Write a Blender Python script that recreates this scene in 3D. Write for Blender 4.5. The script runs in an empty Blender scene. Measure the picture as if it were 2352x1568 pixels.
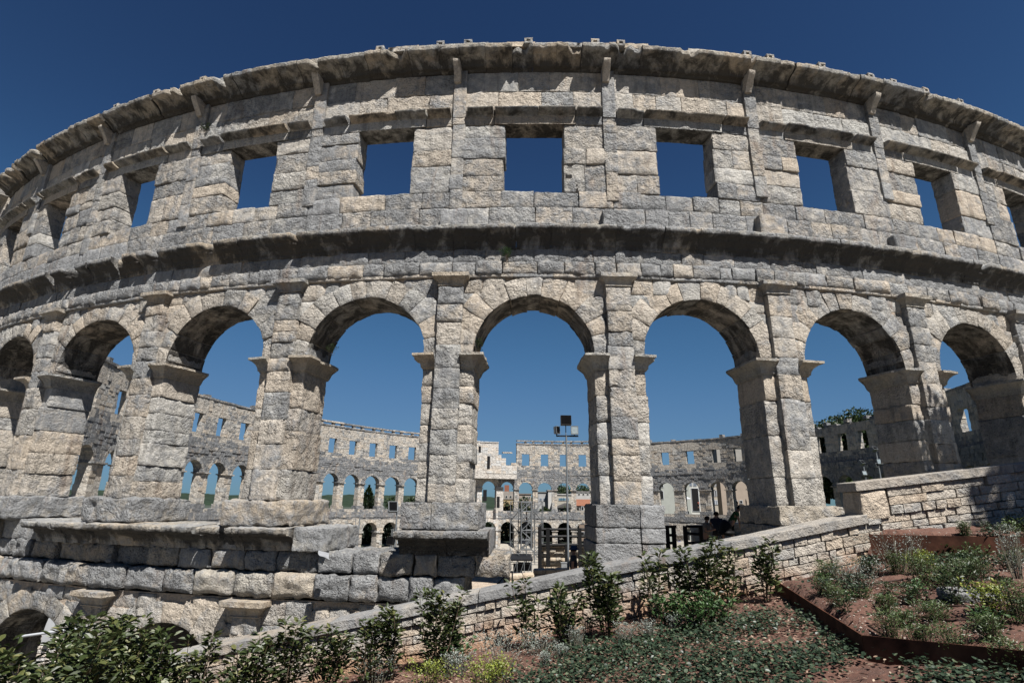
import bpy, math, random
import numpy as np
from mathutils import Vector, Matrix
sc = bpy.context.scene
COL = sc.collection
PI = math.pi
# ------------------------------------------------------------------ camera
PITCH, ROLL, FPX = 0.2851, -0.0125, 1234.2
cam_d = bpy.data.cameras.new('camera'); cam = bpy.data.objects.new('camera', cam_d); COL.objects.link(cam)
cam_d.sensor_width = 36.0; cam_d.lens = FPX / 2352 * 36.0; cam_d.clip_start = 0.1; cam_d.clip_end = 6000
cam.matrix_world = Matrix.Rotation(PI/2 + PITCH, 4, 'X') @ Matrix.Rotation(-ROLL, 4, 'Z')
sc.camera = cam
# ------------------------------------------------------------------ light
SUN_EL, SUN_AZ = math.radians(56), math.radians(28)     # sun behind the camera, to the right
sdir = Vector((math.sin(SUN_AZ)*math.cos(SUN_EL), -math.cos(SUN_AZ)*math.cos(SUN_EL), math.sin(SUN_EL)))
sl = bpy.data.lights.new('sun', 'SUN'); sl.energy = 5.0; sl.angle = math.radians(0.53); sl.color = (1.0, 0.965, 0.91)
so = bpy.data.objects.new('sun', sl); COL.objects.link(so)
so.rotation_euler = sdir.to_track_quat('Z', 'Y').to_euler(); so.location = (20, -20, 40)
wd = bpy.data.worlds.new('World'); sc.world = wd; wd.use_nodes = True
wn = wd.node_tree; wn.nodes.clear()
sky = wn.nodes.new('ShaderNodeTexSky'); sky.sky_type = 'NISHITA'; sky.sun_disc = False
sky.sun_elevation = SUN_EL; sky.sun_rotation = math.pi - SUN_AZ
sky.altitude = 0; sky.air_density = 1.0; sky.dust_density = 0.2; sky.ozone_density = 4.0
bg = wn.nodes.new('ShaderNodeBackground'); bg.inputs['Strength'].default_value = 0.05
wo = wn.nodes.new('ShaderNodeOutputWorld')
gm_ = wn.nodes.new('ShaderNodeGamma'); gm_.inputs[1].default_value = 1.26          # polarising filter: deeper, steeper blue
mu_ = wn.nodes.new('ShaderNodeMix'); mu_.data_type = 'RGBA'; mu_.blend_type = 'MULTIPLY'; mu_.inputs[0].default_value = 1.0; mu_.inputs[7].default_value = (.293*.0871, .362*.0871, .419*.0871, 1)
wn.links.new(sky.outputs[0], gm_.inputs[0]); wn.links.new(gm_.outputs[0], mu_.inputs[6]); 
cv_ = wn.nodes.new('ShaderNodeRGBCurve'); cm_ = cv_.mapping; cm_.use_clip = False
for ci, pts in ((0, [(.0156, .0152), (.047, .058), (.107, .109), (.27, .15), (1, .2)]), (1, [(.041, .0423), (.114, .155), (.231, .235), (.39, .29), (1, .34)]), (2, [(.114, .119), (.262, .32), (.4, .42), (1, .6)])):
    cc_ = cm_.curves[ci]; cc_.points[0].location = (0, 0); cc_.points[1].location = pts[-1]
    for p_ in pts[:-1]: cc_.points.new(*p_)
cm_.update()
mv_ = wn.nodes.new('ShaderNodeVectorMath'); mv_.operation = 'SCALE'; mv_.inputs['Scale'].default_value = 1/.1275
wn.links.new(mu_.outputs[2], cv_.inputs[1]); wn.links.new(cv_.outputs[0], mv_.inputs[0]); wn.links.new(mv_.outputs[0], bg.inputs[0]); wn.links.new(bg.outputs[0], wo.inputs[0])
sc.view_settings.view_transform = 'Standard'; sc.view_settings.look = 'None'
sc.view_settings.exposure = 1.35; sc.view_settings.gamma = 1.0

# ------------------------------------------------------------------ helpers
R0 = np.random.RandomState(7); random.seed(7)
def hsh(ix, iy, iz, seed):
    h = (ix*374761393 + iy*668265263 + iz*2147483647 + seed*144665) & 0xffffffff
    h = ((h ^ (h >> 13)) * 1274126177) & 0xffffffff
    h = ((h ^ (h >> 15)) * 2246822519) & 0xffffffff
    return ((h ^ (h >> 16)) & 0xffff) / 32767.5 - 1.0
def vnoise(p, seed=0):
    i = np.floor(p).astype(np.int64); f = p - i; f = f*f*(3-2*f)
    x, y, z = i[:, 0], i[:, 1], i[:, 2]; r = 0
    for dx in (0, 1):
        wx = f[:, 0] if dx else 1-f[:, 0]
        for dy in (0, 1):
            wy = f[:, 1] if dy else 1-f[:, 1]
            for dz in (0, 1):
                wz = f[:, 2] if dz else 1-f[:, 2]
                r = r + wx*wy*wz*hsh(x+dx, y+dy, z+dz, seed)
    return r
def fbm(p, seed=0, o=3):
    r = 0; a = 1.0; t = 0
    for k in range(o):
        r = r + a*vnoise(p*(2.03**k), seed+k*17); t += a; a *= 0.55
    return r/t
def at(X, Y, depth):
    """point of the place seen at pixel X,Y of the 2352 px wide photograph, `depth` metres in front"""
    u = (X-1176)/FPX; v = (784-Y)/FPX; c, s = math.cos(ROLL), math.sin(ROLL)
    u, v = u*c+v*s, -u*s+v*c
    cp, sp = math.cos(PITCH), math.sin(PITCH); y = cp-v*sp; z = sp+v*cp
    return Vector((u/y*depth, depth, z/y*depth))

class MB:
    def __init__(s): s.v = []; s.f = []; s.c = []; s.m = []; s.n = 0
    def add(s, v, f, col=(0.5, 0, 0), mi=0):
        v = np.asarray(v, float).reshape(-1, 3); f = np.asarray(f, np.int64)
        if f.ndim == 1: f = f.reshape(1, -1)
        if f.shape[1] == 3: f = np.concatenate([f, -np.ones((len(f), 1), np.int64)], 1)
        g = np.where(f >= 0, f+s.n, -1)
        s.v.append(v); s.f.append(g); s.n += len(v)
        c = np.asarray(col, float)
        s.c.append(np.broadcast_to(c, (len(v), 3)) if c.ndim == 1 else c); s.m.append(np.full(len(f), mi, np.int32))
    def mesh(s, name, mats, smooth=True):
        v = np.concatenate(s.v); f = np.concatenate(s.f); c = np.concatenate(s.c); mi = np.concatenate(s.m)
        me = bpy.data.meshes.new(name)
        tri = f[:, 3] < 0; cnt = np.where(tri, 3, 4); start = np.concatenate([[0], np.cumsum(cnt)[:-1]])
        lv = f.ravel(); lv = lv[lv >= 0]
        me.vertices.add(len(v)); me.vertices.foreach_set('co', v.astype(np.float32).ravel())
        me.loops.add(len(lv)); me.loops.foreach_set('vertex_index', lv.astype(np.int32))
        me.polygons.add(len(f)); me.polygons.foreach_set('loop_start', start.astype(np.int32))
        me.polygons.foreach_set('material_index', mi)
        me.polygons.foreach_set('use_smooth', np.full(len(f), smooth))
        a = me.attributes.new('col', 'FLOAT_COLOR', 'POINT')
        a.data.foreach_set('color', np.concatenate([c, np.ones((len(c), 1))], 1).astype(np.float32).ravel())
        for m in (mats if isinstance(mats, (list, tuple)) else [mats]): me.materials.append(m)
        me.update(calc_edges=True); me.validate(); return me
    def build(s, name, mats, parent=None, smooth=True, loc=None):
        if s.n == 0: return None
        return link(name, s.mesh(name, mats, smooth), parent)
def link(name, me, parent=None):
    o = bpy.data.objects.new(name, me); COL.objects.link(o)
    if parent is not None:
        o.parent = parent
        M = Matrix.Identity(4); p = parent; ch = []
        while p is not None: ch.append(p); p = p.parent
        for p in reversed(ch): M = M @ p.matrix_parent_inverse @ p.matrix_basis
        o.matrix_parent_inverse = M.inverted()
    return o
def tag(o, label=None, cat=None, group=None, kind=None):
    if label: o['label'] = label
    if cat: o['category'] = cat
    if group: o['group'] = group
    if kind: o['kind'] = kind
    return o
def thing(name, label, cat, loc=(0, 0, 0), group=None):
    o = bpy.data.objects.new(name, None); COL.objects.link(o); o.location = loc; o.empty_display_size = .2
    return tag(o, label, cat, group)
ident = lambda a, b, c: np.stack([a, c, b], -1)   # a across, b up, c depth (towards +y)

def block(mb, fmap, a0, a1, b0, b1, c0, c1, res=.09, bev=.03, rough=.015, boss=0., col=(.5, 0, 0), faces='FLRTB', seed=None, freq=5., under=None):
    """a rough stone: gridded cuboid with rounded noisy edges, in local (a,b,c), mapped by fmap"""
    if seed is None: seed = R0.randint(1 << 20)
    lo = np.array([a0, b0, c0]); hi = np.array([a1, b1, c1]); L = hi-lo
    if L.min() <= 0.02: return
    bev = min(bev*.5, L.min()*.4)
    N = np.maximum(1, np.round(L/res)).astype(int)
    def axis(k):
        if N[k] < 3: return np.array([lo[k], lo[k]+bev, hi[k]-bev, hi[k]])
        return np.concatenate([[lo[k]], np.linspace(lo[k]+bev*.8, hi[k]-bev*.8, N[k]), [hi[k]]])
    ax = [axis(0), axis(1), axis(2)]
    spec = {'F': (0, 1, 2, 1), 'K': (0, 1, 2, 0), 'L': (1, 2, 0, 0), 'R': (1, 2, 0, 1), 'T': (0, 2, 1, 1), 'B': (0, 2, 1, 0)}
    for F in faces:
        i, j, k, up = spec[F]
        U, V = np.meshgrid(ax[i], ax[j], indexing='ij'); p = np.zeros(U.shape+(3,)); p[..., i] = U; p[..., j] = V; p[..., k] = hi[k] if up else lo[k]
        nu, nv = U.shape; p = p.reshape(-1, 3)
        q = np.clip(p, lo+bev, hi-bev); dd = p-q; ln = np.linalg.norm(dd, axis=1, keepdims=True)+1e-9; n = dd/ln
        disp = fbm(p*freq, seed, 3)*rough*1.65
        if boss:
            e = np.minimum(np.minimum(p[:, 0]-a0, a1-p[:, 0]), np.minimum(p[:, 1]-b0, b1-p[:, 1]))
            e = np.clip(e/.13, 0, 1); w = np.clip((p[:, 2]-c0)/max(L[2], 1e-3)*1.0, 0, 1) if F != 'F' else 1
            dz = boss*(e*e*(3-2*e))*w
        else: dz = 0
        p2 = q+n*(bev+disp[:, None]); 
        if boss and F == 'F': p2[:, 2] += dz + boss*.7*fbm(p*2.2, seed+9, 2)
        W3 = fmap(p2[:, 0], p2[:, 1], p2[:, 2])
        I = np.arange(nu*nv).reshape(nu, nv)
        f = np.stack([I[:-1, :-1], I[1:, :-1], I[1:, 1:], I[:-1, 1:]], -1).reshape(-1, 4)
        flip = (F in 'KLTB') if False else None
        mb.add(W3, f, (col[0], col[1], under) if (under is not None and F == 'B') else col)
def box(mb, a0, a1, b0, b1, c0, c1, fmap=None, col=(.5, 0, 0), jit=0., mi=0):
    p = np.array([[x, y, z] for x in (a0, a1) for y in (b0, b1) for z in (c0, c1)], float)
    if jit: p = p + R0.uniform(-jit, jit, p.shape)
    w = fmap(p[:, 0], p[:, 1], p[:, 2]) if fmap else p
    mb.add(w, [[0, 1, 3, 2], [4, 6, 7, 5], [0, 4, 5, 1], [2, 3, 7, 6], [0, 2, 6, 4], [1, 5, 7, 3]], col, mi)
def bxyz(mb, c, s, rz=0., rx=0., col=(.5, 0, 0), mi=0):
    """box centred c with full size s"""
    p = np.array([[x, y, z] for x in (-.5, .5) for y in (-.5, .5) for z in (-.5, .5)])*np.array(s)
    M = np.array((Matrix.Rotation(rz, 3, 'Z') @ Matrix.Rotation(rx, 3, 'X'))); p = p @ M.T + np.array(c)
    mb.add(p, [[0, 1, 3, 2], [4, 6, 7, 5], [0, 4, 5, 1], [2, 3, 7, 6], [0, 2, 6, 4], [1, 5, 7, 3]], col, mi)
def tube(mb, pts, r, n=8, col=(.5, 0, 0), mi=0, cap=True):
    P = np.array(pts, float); m = len(P); r = np.broadcast_to(np.asarray(r, float), (m,))
    T = np.gradient(P, axis=0); T /= np.linalg.norm(T, axis=1, keepdims=True)+1e-9
    ref = np.array([0, 0, 1.]) if abs(T[0, 2]) < .9 else np.array([1., 0, 0])
    V = []
    for i in range(m):
        u = np.cross(T[i], ref); u /= np.linalg.norm(u)+1e-9; w = np.cross(T[i], u)
        a = np.arange(n)/n*2*PI; V.append(P[i]+r[i]*(np.cos(a)[:, None]*u+np.sin(a)[:, None]*w))
    V = np.concatenate(V); F = [[i*n+j, i*n+(j+1) % n, (i+1)*n+(j+1) % n, (i+1)*n+j] for i in range(m-1) for j in range(n)]
    mb.add(V, F, col, mi)
    if cap:
        for e in (0, m-1):
            c = P[e][None]; V2 = np.concatenate([V[e*n:(e+1)*n], c]); mb.add(V2, [[j, (j+1) % n, n] for j in range(n)], col, mi)

# ------------------------------------------------------------------ materials
def mat(name): 
    m = bpy.data.materials.new(name); m.use_nodes = True; nt = m.node_tree; b = nt.nodes['Principled BSDF']; return m, nt, b
def nd(nt, t, **k):
    n = nt.nodes.new(t)
    for a, v in k.items():
        if a.startswith('i_'): n.inputs[a[2:].replace('_', ' ')].default_value = v
        else: setattr(n, a, v)
    return n
def ramp(nt, src, stops):
    r = nt.nodes.new('ShaderNodeValToRGB'); e = r.color_ramp.elements
    while len(e) > 1: e.remove(e[-1])
    e[0].position = stops[0][0]; e[0].color = stops[0][1] if len(stops[0][1]) == 4 else (*stops[0][1], 1)
    for p, c in stops[1:]:
        x = e.new(p); x.color = (*c, 1) if len(c) == 3 else c
    nt.links.new(src, r.inputs[0]); return r.outputs[0]
def g3(v): return (v, v, v)
def mixc(nt, fac, a, b, mode='MIX'):
    m = nt.nodes.new('ShaderNodeMix'); m.data_type = 'RGBA'; m.blend_type = mode; m.clamp_result = False
    for idx, s in ((0, fac), (6, a), (7, b)):
        if isinstance(s, (int, float)): m.inputs[idx].default_value = s
        elif isinstance(s, tuple): m.inputs[idx].default_value = (*s, 1) if len(s) == 3 else s
        else: nt.links.new(s, m.inputs[idx])
    return m.outputs[2]
def mth(nt, op, a, b=None, c=None, clamp=False):
    m = nt.nodes.new('ShaderNodeMath'); m.operation = op; m.use_clamp = clamp
    for i, s in enumerate((a, b, c)):
        if s is None: continue
        if isinstance(s, (int, float)): m.inputs[i].default_value = s
        else: nt.links.new(s, m.inputs[i])
    return m.outputs[0]
def noise(nt, co, scale, detail=4, rough=.6, dist=0.):
    n = nd(nt, 'ShaderNodeTexNoise', i_Scale=scale, i_Detail=detail, i_Roughness=rough, i_Distortion=dist); nt.links.new(co, n.inputs['Vector']); return n.outputs['Fac']
def stone_mat(name, warm=(.445, .418, .375), grey=(.245, .248, .252), pits=1.0, big=.35, lich=.0, crust=(.036, .034, .032), greybias=0., bump=.9, scale=1.):
    m, nt, b = mat(name)
    geo = nd(nt, 'ShaderNodeNewGeometry'); pos = geo.outputs['Position']
    att = nd(nt, 'ShaderNodeAttribute', attribute_name='col'); sep = nd(nt, 'ShaderNodeSeparateColor'); nt.links.new(att.outputs['Color'], sep.inputs[0])
    rnd, gry, stn = sep.outputs[0], sep.outputs[1], sep.outputs[2]
    mp = nd(nt, 'ShaderNodeMapping'); mp.inputs['Scale'].default_value = (1, 1, .28); nt.links.new(pos, mp.inputs[0]); stre = mp.outputs[0]
    n1 = noise(nt, pos, .55*scale, 5, .62, .3); n2 = noise(nt, pos, 3.2*scale, 5, .65); n3 = noise(nt, pos, 17*scale, 4, .7)
    ns = noise(nt, stre, 2.1*scale, 5, .65, .4)
    # grey patina
    g = mth(nt, 'ADD', mth(nt, 'MULTIPLY', n1, .9), mth(nt, 'MULTIPLY', n2, 1.05)); g = mth(nt, 'ADD', g, mth(nt, 'MULTIPLY', gry, .62)); g = mth(nt, 'ADD', g, mth(nt, 'MULTIPLY', n3, .25))
    g = mth(nt, 'ADD', g, mth(nt, 'MULTIPLY', mth(nt, 'SUBTRACT', rnd, .5), .16))
    gm = ramp(nt, mth(nt, 'ADD', g, greybias), [(.0, g3(0)), (.88, g3(0)), (1.0, g3(.45)), (1.0, g3(.45))])
    gmap = nd(nt, 'ShaderNodeMapRange', i_From_Min=1.20, i_From_Max=1.52); nt.links.new(mth(nt, 'ADD', g, greybias), gmap.inputs[0])
    hue = mixc(nt, ramp(nt, rnd, [(0, g3(0)), (1, g3(1))]), (warm[0]*1.06, warm[1]*.97, warm[2]*.88), (warm[0]*.98, warm[1]*1.02, warm[2]*1.07))
    base = mixc(nt, gmap.outputs[0], hue, grey)
    tone = nd(nt, 'ShaderNodeMapRange', i_From_Min=0, i_From_Max=1, i_To_Min=.90, i_To_Max=1.07); nt.links.new(mth(nt, 'FRACT', mth(nt, 'MULTIPLY', rnd, 7.13)), tone.inputs[0])
    fine = nd(nt, 'ShaderNodeMapRange', i_From_Min=.3, i_From_Max=.72, i_To_Min=.72, i_To_Max=1.18); nt.links.new(n3, fine.inputs[0])
    base = mixc(nt, 1.0, base, mth(nt, 'MULTIPLY', tone.outputs[0], fine.outputs[0]), 'MULTIPLY')
    mp2 = nd(nt, 'ShaderNodeMapping'); mp2.inputs['Scale'].default_value = (1, 1, .12); nt.links.new(pos, mp2.inputs[0])
    sk = nd(nt, 'ShaderNodeMapRange', i_From_Min=.50, i_From_Max=.72, i_To_Min=1.0, i_To_Max=.62); nt.links.new(noise(nt, mp2.outputs[0], 4.2*scale, 4, .7, .2), sk.inputs[0]); base = mixc(nt, 1.0, base, sk.outputs[0], 'MULTIPLY')
    # rust / earth stain
    rs = nd(nt, 'ShaderNodeMapRange', i_From_Min=.58, i_From_Max=.78, i_To_Max=.55); nt.links.new(noise(nt, stre, 1.3*scale, 4, .6, .8), rs.inputs[0])
    base = mixc(nt, rs.outputs[0], base, (.20, .125, .075), 'MIX')
    # black crust where rain never washes, plus painted underside shade: strength is the blue channel
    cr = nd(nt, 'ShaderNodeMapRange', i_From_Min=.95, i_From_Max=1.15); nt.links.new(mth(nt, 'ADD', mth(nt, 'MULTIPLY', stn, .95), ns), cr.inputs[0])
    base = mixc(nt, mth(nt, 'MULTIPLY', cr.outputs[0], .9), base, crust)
    if lich:
        lv = nd(nt, 'ShaderNodeMapRange', i_From_Min=.60, i_From_Max=.66, i_To_Max=lich); nt.links.new(mth(nt, 'ADD', mth(nt, 'MULTIPLY', noise(nt, pos, 26, 3, .8), .6), mth(nt, 'MULTIPLY', n1, .42)), lv.inputs[0])
        base = mixc(nt, lv.outputs[0], base, (.50, .51, .50))
    dsn = nd(nt, 'ShaderNodeTexNoise', i_Scale=9*scale, i_Detail=2); nt.links.new(pos, dsn.inputs['Vector'])
    vm = nd(nt, 'ShaderNodeVectorMath', operation='MULTIPLY_ADD'); nt.links.new(dsn.outputs['Color'], vm.inputs[0]); vm.inputs[1].default_value = (.16/scale,)*3; nt.links.new(pos, vm.inputs[2])
    vo = nd(nt, 'ShaderNodeTexVoronoi', i_Scale=12*scale, i_Randomness=1.0); nt.links.new(vm.outputs[0], vo.inputs['Vector'])
    pd = nd(nt, 'ShaderNodeMapRange', i_From_Min=.12, i_From_Max=.34, i_To_Min=.42, i_To_Max=1); nt.links.new(vo.outputs['Distance'], pd.inputs[0])
    pm0 = nd(nt, 'ShaderNodeMapRange', i_From_Min=.40, i_From_Max=.56, i_To_Max=min(1, pits)); nt.links.new(n2, pm0.inputs[0])
    pv = nd(nt, 'ShaderNodeMapRange', i_From_Min=.15, i_From_Max=.6, i_To_Min=.12, i_To_Max=1.0); nt.links.new(mth(nt, 'FRACT', mth(nt, 'MULTIPLY', rnd, 3.71)), pv.inputs[0])   # some stones smooth, some deeply pitted
    base = mixc(nt, mth(nt, 'MULTIPLY', pm0.outputs[0], pv.outputs[0]), base, mixc(nt, 1.0, base, pd.outputs[0], 'MULTIPLY'))
    nt.links.new(mixc(nt, 1.0, base, g3(.80), 'MULTIPLY'), b.inputs['Base Color']); b.inputs['Roughness'].default_value = .93; b.inputs['Specular IOR Level'].default_value = .15
    # pitted surface
    pit = nd(nt, 'ShaderNodeMapRange', i_From_Min=0., i_From_Max=.42, i_To_Min=0, i_To_Max=1); nt.links.new(vo.outputs['Distance'], pit.inputs[0])
    pmask = nd(nt, 'ShaderNodeMapRange', i_From_Min=.42, i_From_Max=.6); nt.links.new(n2, pmask.inputs[0])
    h = mth(nt, 'ADD', mth(nt, 'MULTIPLY', mth(nt, 'MULTIPLY', n3, 1.5), mth(nt, 'ADD', .35, mth(nt, 'MULTIPLY', pv.outputs[0], .65))), mth(nt, 'MULTIPLY', mth(nt, 'MULTIPLY', mth(nt, 'MULTIPLY', pit.outputs[0], pmask.outputs[0]), pv.outputs[0]), 1.2*pits))
    h = mth(nt, 'ADD', h, mth(nt, 'MULTIPLY', noise(nt, pos, 46*scale, 2, .6), .45)); h = mth(nt, 'ADD', h, mth(nt, 'MULTIPLY', n2, 1.6))
    bp = nd(nt, 'ShaderNodeBump', i_Strength=bump, i_Distance=.085/scale); nt.links.new(h, bp.inputs['Height']); nt.links.new(bp.outputs[0], b.inputs['Normal'])
    return m
M = {}
M['stone'] = stone_mat('weathered_limestone')
M['moulding'] = stone_mat('moulding_limestone', warm=(.35, .322, .275), pits=.6, bump=.7)
M['plinth'] = stone_mat('lichen_limestone', warm=(.39, .36, .31), lich=.75, greybias=.14)
M['mortar'] = stone_mat('mortar', warm=(.40, .335, .27), grey=(.25, .23, .21), pits=.3, bump=.6)
M['far'] = stone_mat('far_limestone', warm=(.43, .405, .365), grey=(.19, .195, .203), bump=.8, scale=.6)
M['white'] = stone_mat('cleaned_limestone', warm=(.48, .46, .43), grey=(.36, .355, .35), bump=.6, scale=.6, greybias=-.35)
M['rubble'] = stone_mat('rubble_limestone', warm=(.47, .41, .33), grey=(.31, .30, .28), pits=.4, greybias=-.12, bump=.5, scale=1.6)
def earth_foot(m):
    # red soil splashed on the lowest courses of the garden wall (follows the sloping ground)
    nt = m.node_tree; b = nt.nodes['Principled BSDF']; src = b.inputs['Base Color'].links[0].from_socket
    geo = nd(nt, 'ShaderNodeNewGeometry'); sp = nd(nt, 'ShaderNodeSeparateXYZ'); nt.links.new(geo.outputs['Position'], sp.inputs[0])
    hgt = mth(nt, 'SUBTRACT', sp.outputs[2], mth(nt, 'MULTIPLY_ADD', sp.outputs[0], .19, -1.75)); hgt = mth(nt, 'ADD', hgt, mth(nt, 'MULTIPLY', mth(nt, 'SUBTRACT', noise(nt, geo.outputs['Position'], 1.7, 4, .6), .5), 1.1))
    mr = nd(nt, 'ShaderNodeMapRange', i_From_Min=.36, i_From_Max=.0, i_To_Max=.7); nt.links.new(hgt, mr.inputs[0]); nt.links.new(mixc(nt, mr.outputs[0], src, (.27, .14, .07)), b.inputs['Base Color'])
M['garden_wall'] = stone_mat('garden_wall_limestone', warm=(.445, .405, .35), grey=(.30, .295, .285), pits=.5, greybias=-.04, bump=.8, scale=1.6)
earth_foot(M['garden_wall'])
M['coping'] = stone_mat('coping_stone', warm=(.30, .285, .26), grey=(.20, .20, .20), pits=.5, bump=.45, scale=1.5, greybias=.1)
def plain(name, c, rough=.7, metal=0., var=.15, scale=8., bump=.0, spec=.12):
    m, nt, b = mat(name); geo = nd(nt, 'ShaderNodeNewGeometry')
    n = noise(nt, geo.outputs['Position'], scale, 4, .6); v = nd(nt, 'ShaderNodeMapRange', i_From_Min=.3, i_From_Max=.7, i_To_Min=1-var, i_To_Max=1+var); nt.links.new(n, v.inputs[0])
    c = tuple(x*.53 for x in c); nt.links.new(mixc(nt, 1.0, c, v.outputs[0], 'MULTIPLY'), b.inputs['Base Color'])
    b.inputs['Roughness'].default_value = rough; b.inputs['Metallic'].default_value = metal; b.inputs['Specular IOR Level'].default_value = spec
    if bump:
        bp = nd(nt, 'ShaderNodeBump', i_Strength=bump, i_Distance=.03); nt.links.new(n, bp.inputs['Height']); nt.links.new(bp.outputs[0], b.inputs['Normal'])
    return m
def leaf_mat(name, a, b_, c_=None, trans=.25, rough=.45):
    m, nt, b = mat(name); att = nd(nt, 'ShaderNodeAttribute', attribute_name='col'); sep = nd(nt, 'ShaderNodeSeparateColor'); nt.links.new(att.outputs['Color'], sep.inputs[0])
    st = [(0, a), (.75, b_)]
    if c_: st.append((1, c_))
    st = [(p, tuple(x*.68 for x in c)) for p, c in st]
    col = ramp(nt, sep.outputs[0], st); nt.links.new(col, b.inputs['Base Color']); b.inputs['Roughness'].default_value = rough
    b.inputs['Specular IOR Level'].default_value = .35
    tr = nd(nt, 'ShaderNodeBsdfTranslucent'); nt.links.new(col, tr.inputs[0]); mx = nd(nt, 'ShaderNodeMixShader', i_Fac=trans)
    nt.links.new(b.outputs[0], mx.inputs[1]); nt.links.new(tr.outputs[0], mx.inputs[2]); nt.links.new(mx.outputs[0], nt.nodes['Material Output'].inputs[0]); return m
M['laurel'] = leaf_mat('laurel_leaf', (.018, .029, .010), (.056, .078, .024), (.17, .17, .06))
M['tree'] = leaf_mat('tree_leaf', (.012, .024, .012), (.045, .07, .026), (.06, .09, .03))
M['cypress'] = leaf_mat('cypress_leaf', (.01, .022, .01), (.032, .055, .02))
M['ivy'] = leaf_mat('ivy_leaf', (.014, .028, .016), (.036, .062, .034), (.12, .15, .09))
M['silver'] = leaf_mat('silver_leaf', (.12, .14, .12), (.26, .29, .26), (.33, .36, .32), .15)
M['yellow'] = leaf_mat('yellow_leaf', (.10, .13, .02), (.22, .26, .04), (.3, .32, .06))
M['rosemary'] = leaf_mat('needle_leaf', (.03, .05, .02), (.08, .12, .04), (.13, .17, .06))
M['nettle'] = leaf_mat('fresh_leaf', (.025, .055, .018), (.055, .11, .035), (.09, .15, .05))
M['bark'] = plain('bark', (.11, .08, .055), .9, var=.3, scale=20)
M['twig'] = plain('dry_twig', (.22, .20, .15), .9, var=.3, scale=20)
M['rust'] = plain('rusty_steel', (.10, .042, .026), .9, .0, var=.7, scale=5)
M['steel'] = plain('galvanised_steel', (.22, .24, .26), .6, .2, var=.12, scale=6)
M['dark'] = plain('dark_metal', (.02, .02, .022), .5, .3)
M['black'] = plain('black_paint', (.012, .012, .013), .6)
M['glass'] = plain('lamp_glass', (.42, .50, .54), .15, .3, spec=.6)
M['cabinet'] = plain('grey_cabinet', (.28, .29, .30), .5)
M['blue'] = plain('blue_cloth', (.025, .06, .14), .8)
M['skin'] = plain('skin', (.42, .25, .18), .55, var=.06)
M['hose'] = plain('brown_hose', (.06, .035, .028), .6)
M['canvas'] = plain('white_canvas', (.55, .57, .6), .7, var=.05)
M['green_paint'] = plain('green_paint', (.02, .17, .06), .4)
# ------------------------------------------------------------------ the ellipse of the arena
EA, EB, EX, EY, HEAD, S0, BAY = 66.2, 56.0, 81.0817, 11.7974, .2120, 9.1632, 5.2878
_t = np.linspace(-2*PI, 2*PI, 40001)
_p = np.stack([EA*np.cos(_t), EB*np.sin(_t)], -1)
_arc = np.concatenate([[0], np.cumsum(np.linalg.norm(np.diff(_p, axis=0), axis=1))]); _arc -= np.interp(0, _t, _arc)
_fw = np.array([-math.cos(HEAD), -math.sin(HEAD)]); _rt = np.array([_fw[1], -_fw[0]])
PERIM = float(np.interp(2*PI, _t, _arc)); NB = PERIM/BAY
def WS(s, o, z):
    """arc metres s, metres outward o, height z -> world"""
    s = np.asarray(s, float); o = np.asarray(o, float); z = np.asarray(z, float)
    t = np.interp(s, _arc, _t); px, py = EA*np.cos(t), EB*np.sin(t); nx, ny = EB*np.cos(t), EA*np.sin(t); l = np.hypot(nx, ny)
    P = np.stack([px+nx/l*o-EX, py+ny/l*o-EY], -1); return np.stack([P@_rt, P@_fw, z+0*s], -1)
def sn(n): return S0+n*BAY
fm = lambda a, b, c: WS(a, c, b)
def polar(sc_, zc, rm, kz=1.0):
    def f(a, b, c): th = a/rm; return WS(sc_+b*np.sin(th), c, zc+b*np.cos(th)*kz)
    return f
def rc(g=0., s=0., gv=.17):
    return (R0.rand(), float(np.clip(g+R0.uniform(-gv, gv), 0, 1)), s)
def splits(a, b, w0, w1):
    L = b-a
    if L < w0*1.3: return [a, b]
    n = max(1, int(round(L/R0.uniform(w0, w1)))); e = np.arange(n+1)+np.concatenate([[0], R0.uniform(-.22, .22, max(0, n-1)), [0]]) if n > 1 else np.array([0, 1])
    return list(a+L*np.array(e)/n)
def courses(z0, z1, h0, h1): return splits(z0, z1, h0, h1)
def extr(sc_, rx, zc, rz, z):
    """half width of the arch (rx,rz about sc_,zc) at height z"""
    if z <= zc: return rx
    k = (z-zc)/rz
    return 0 if k >= 1 else rx*math.sqrt(1-k*k)
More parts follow.
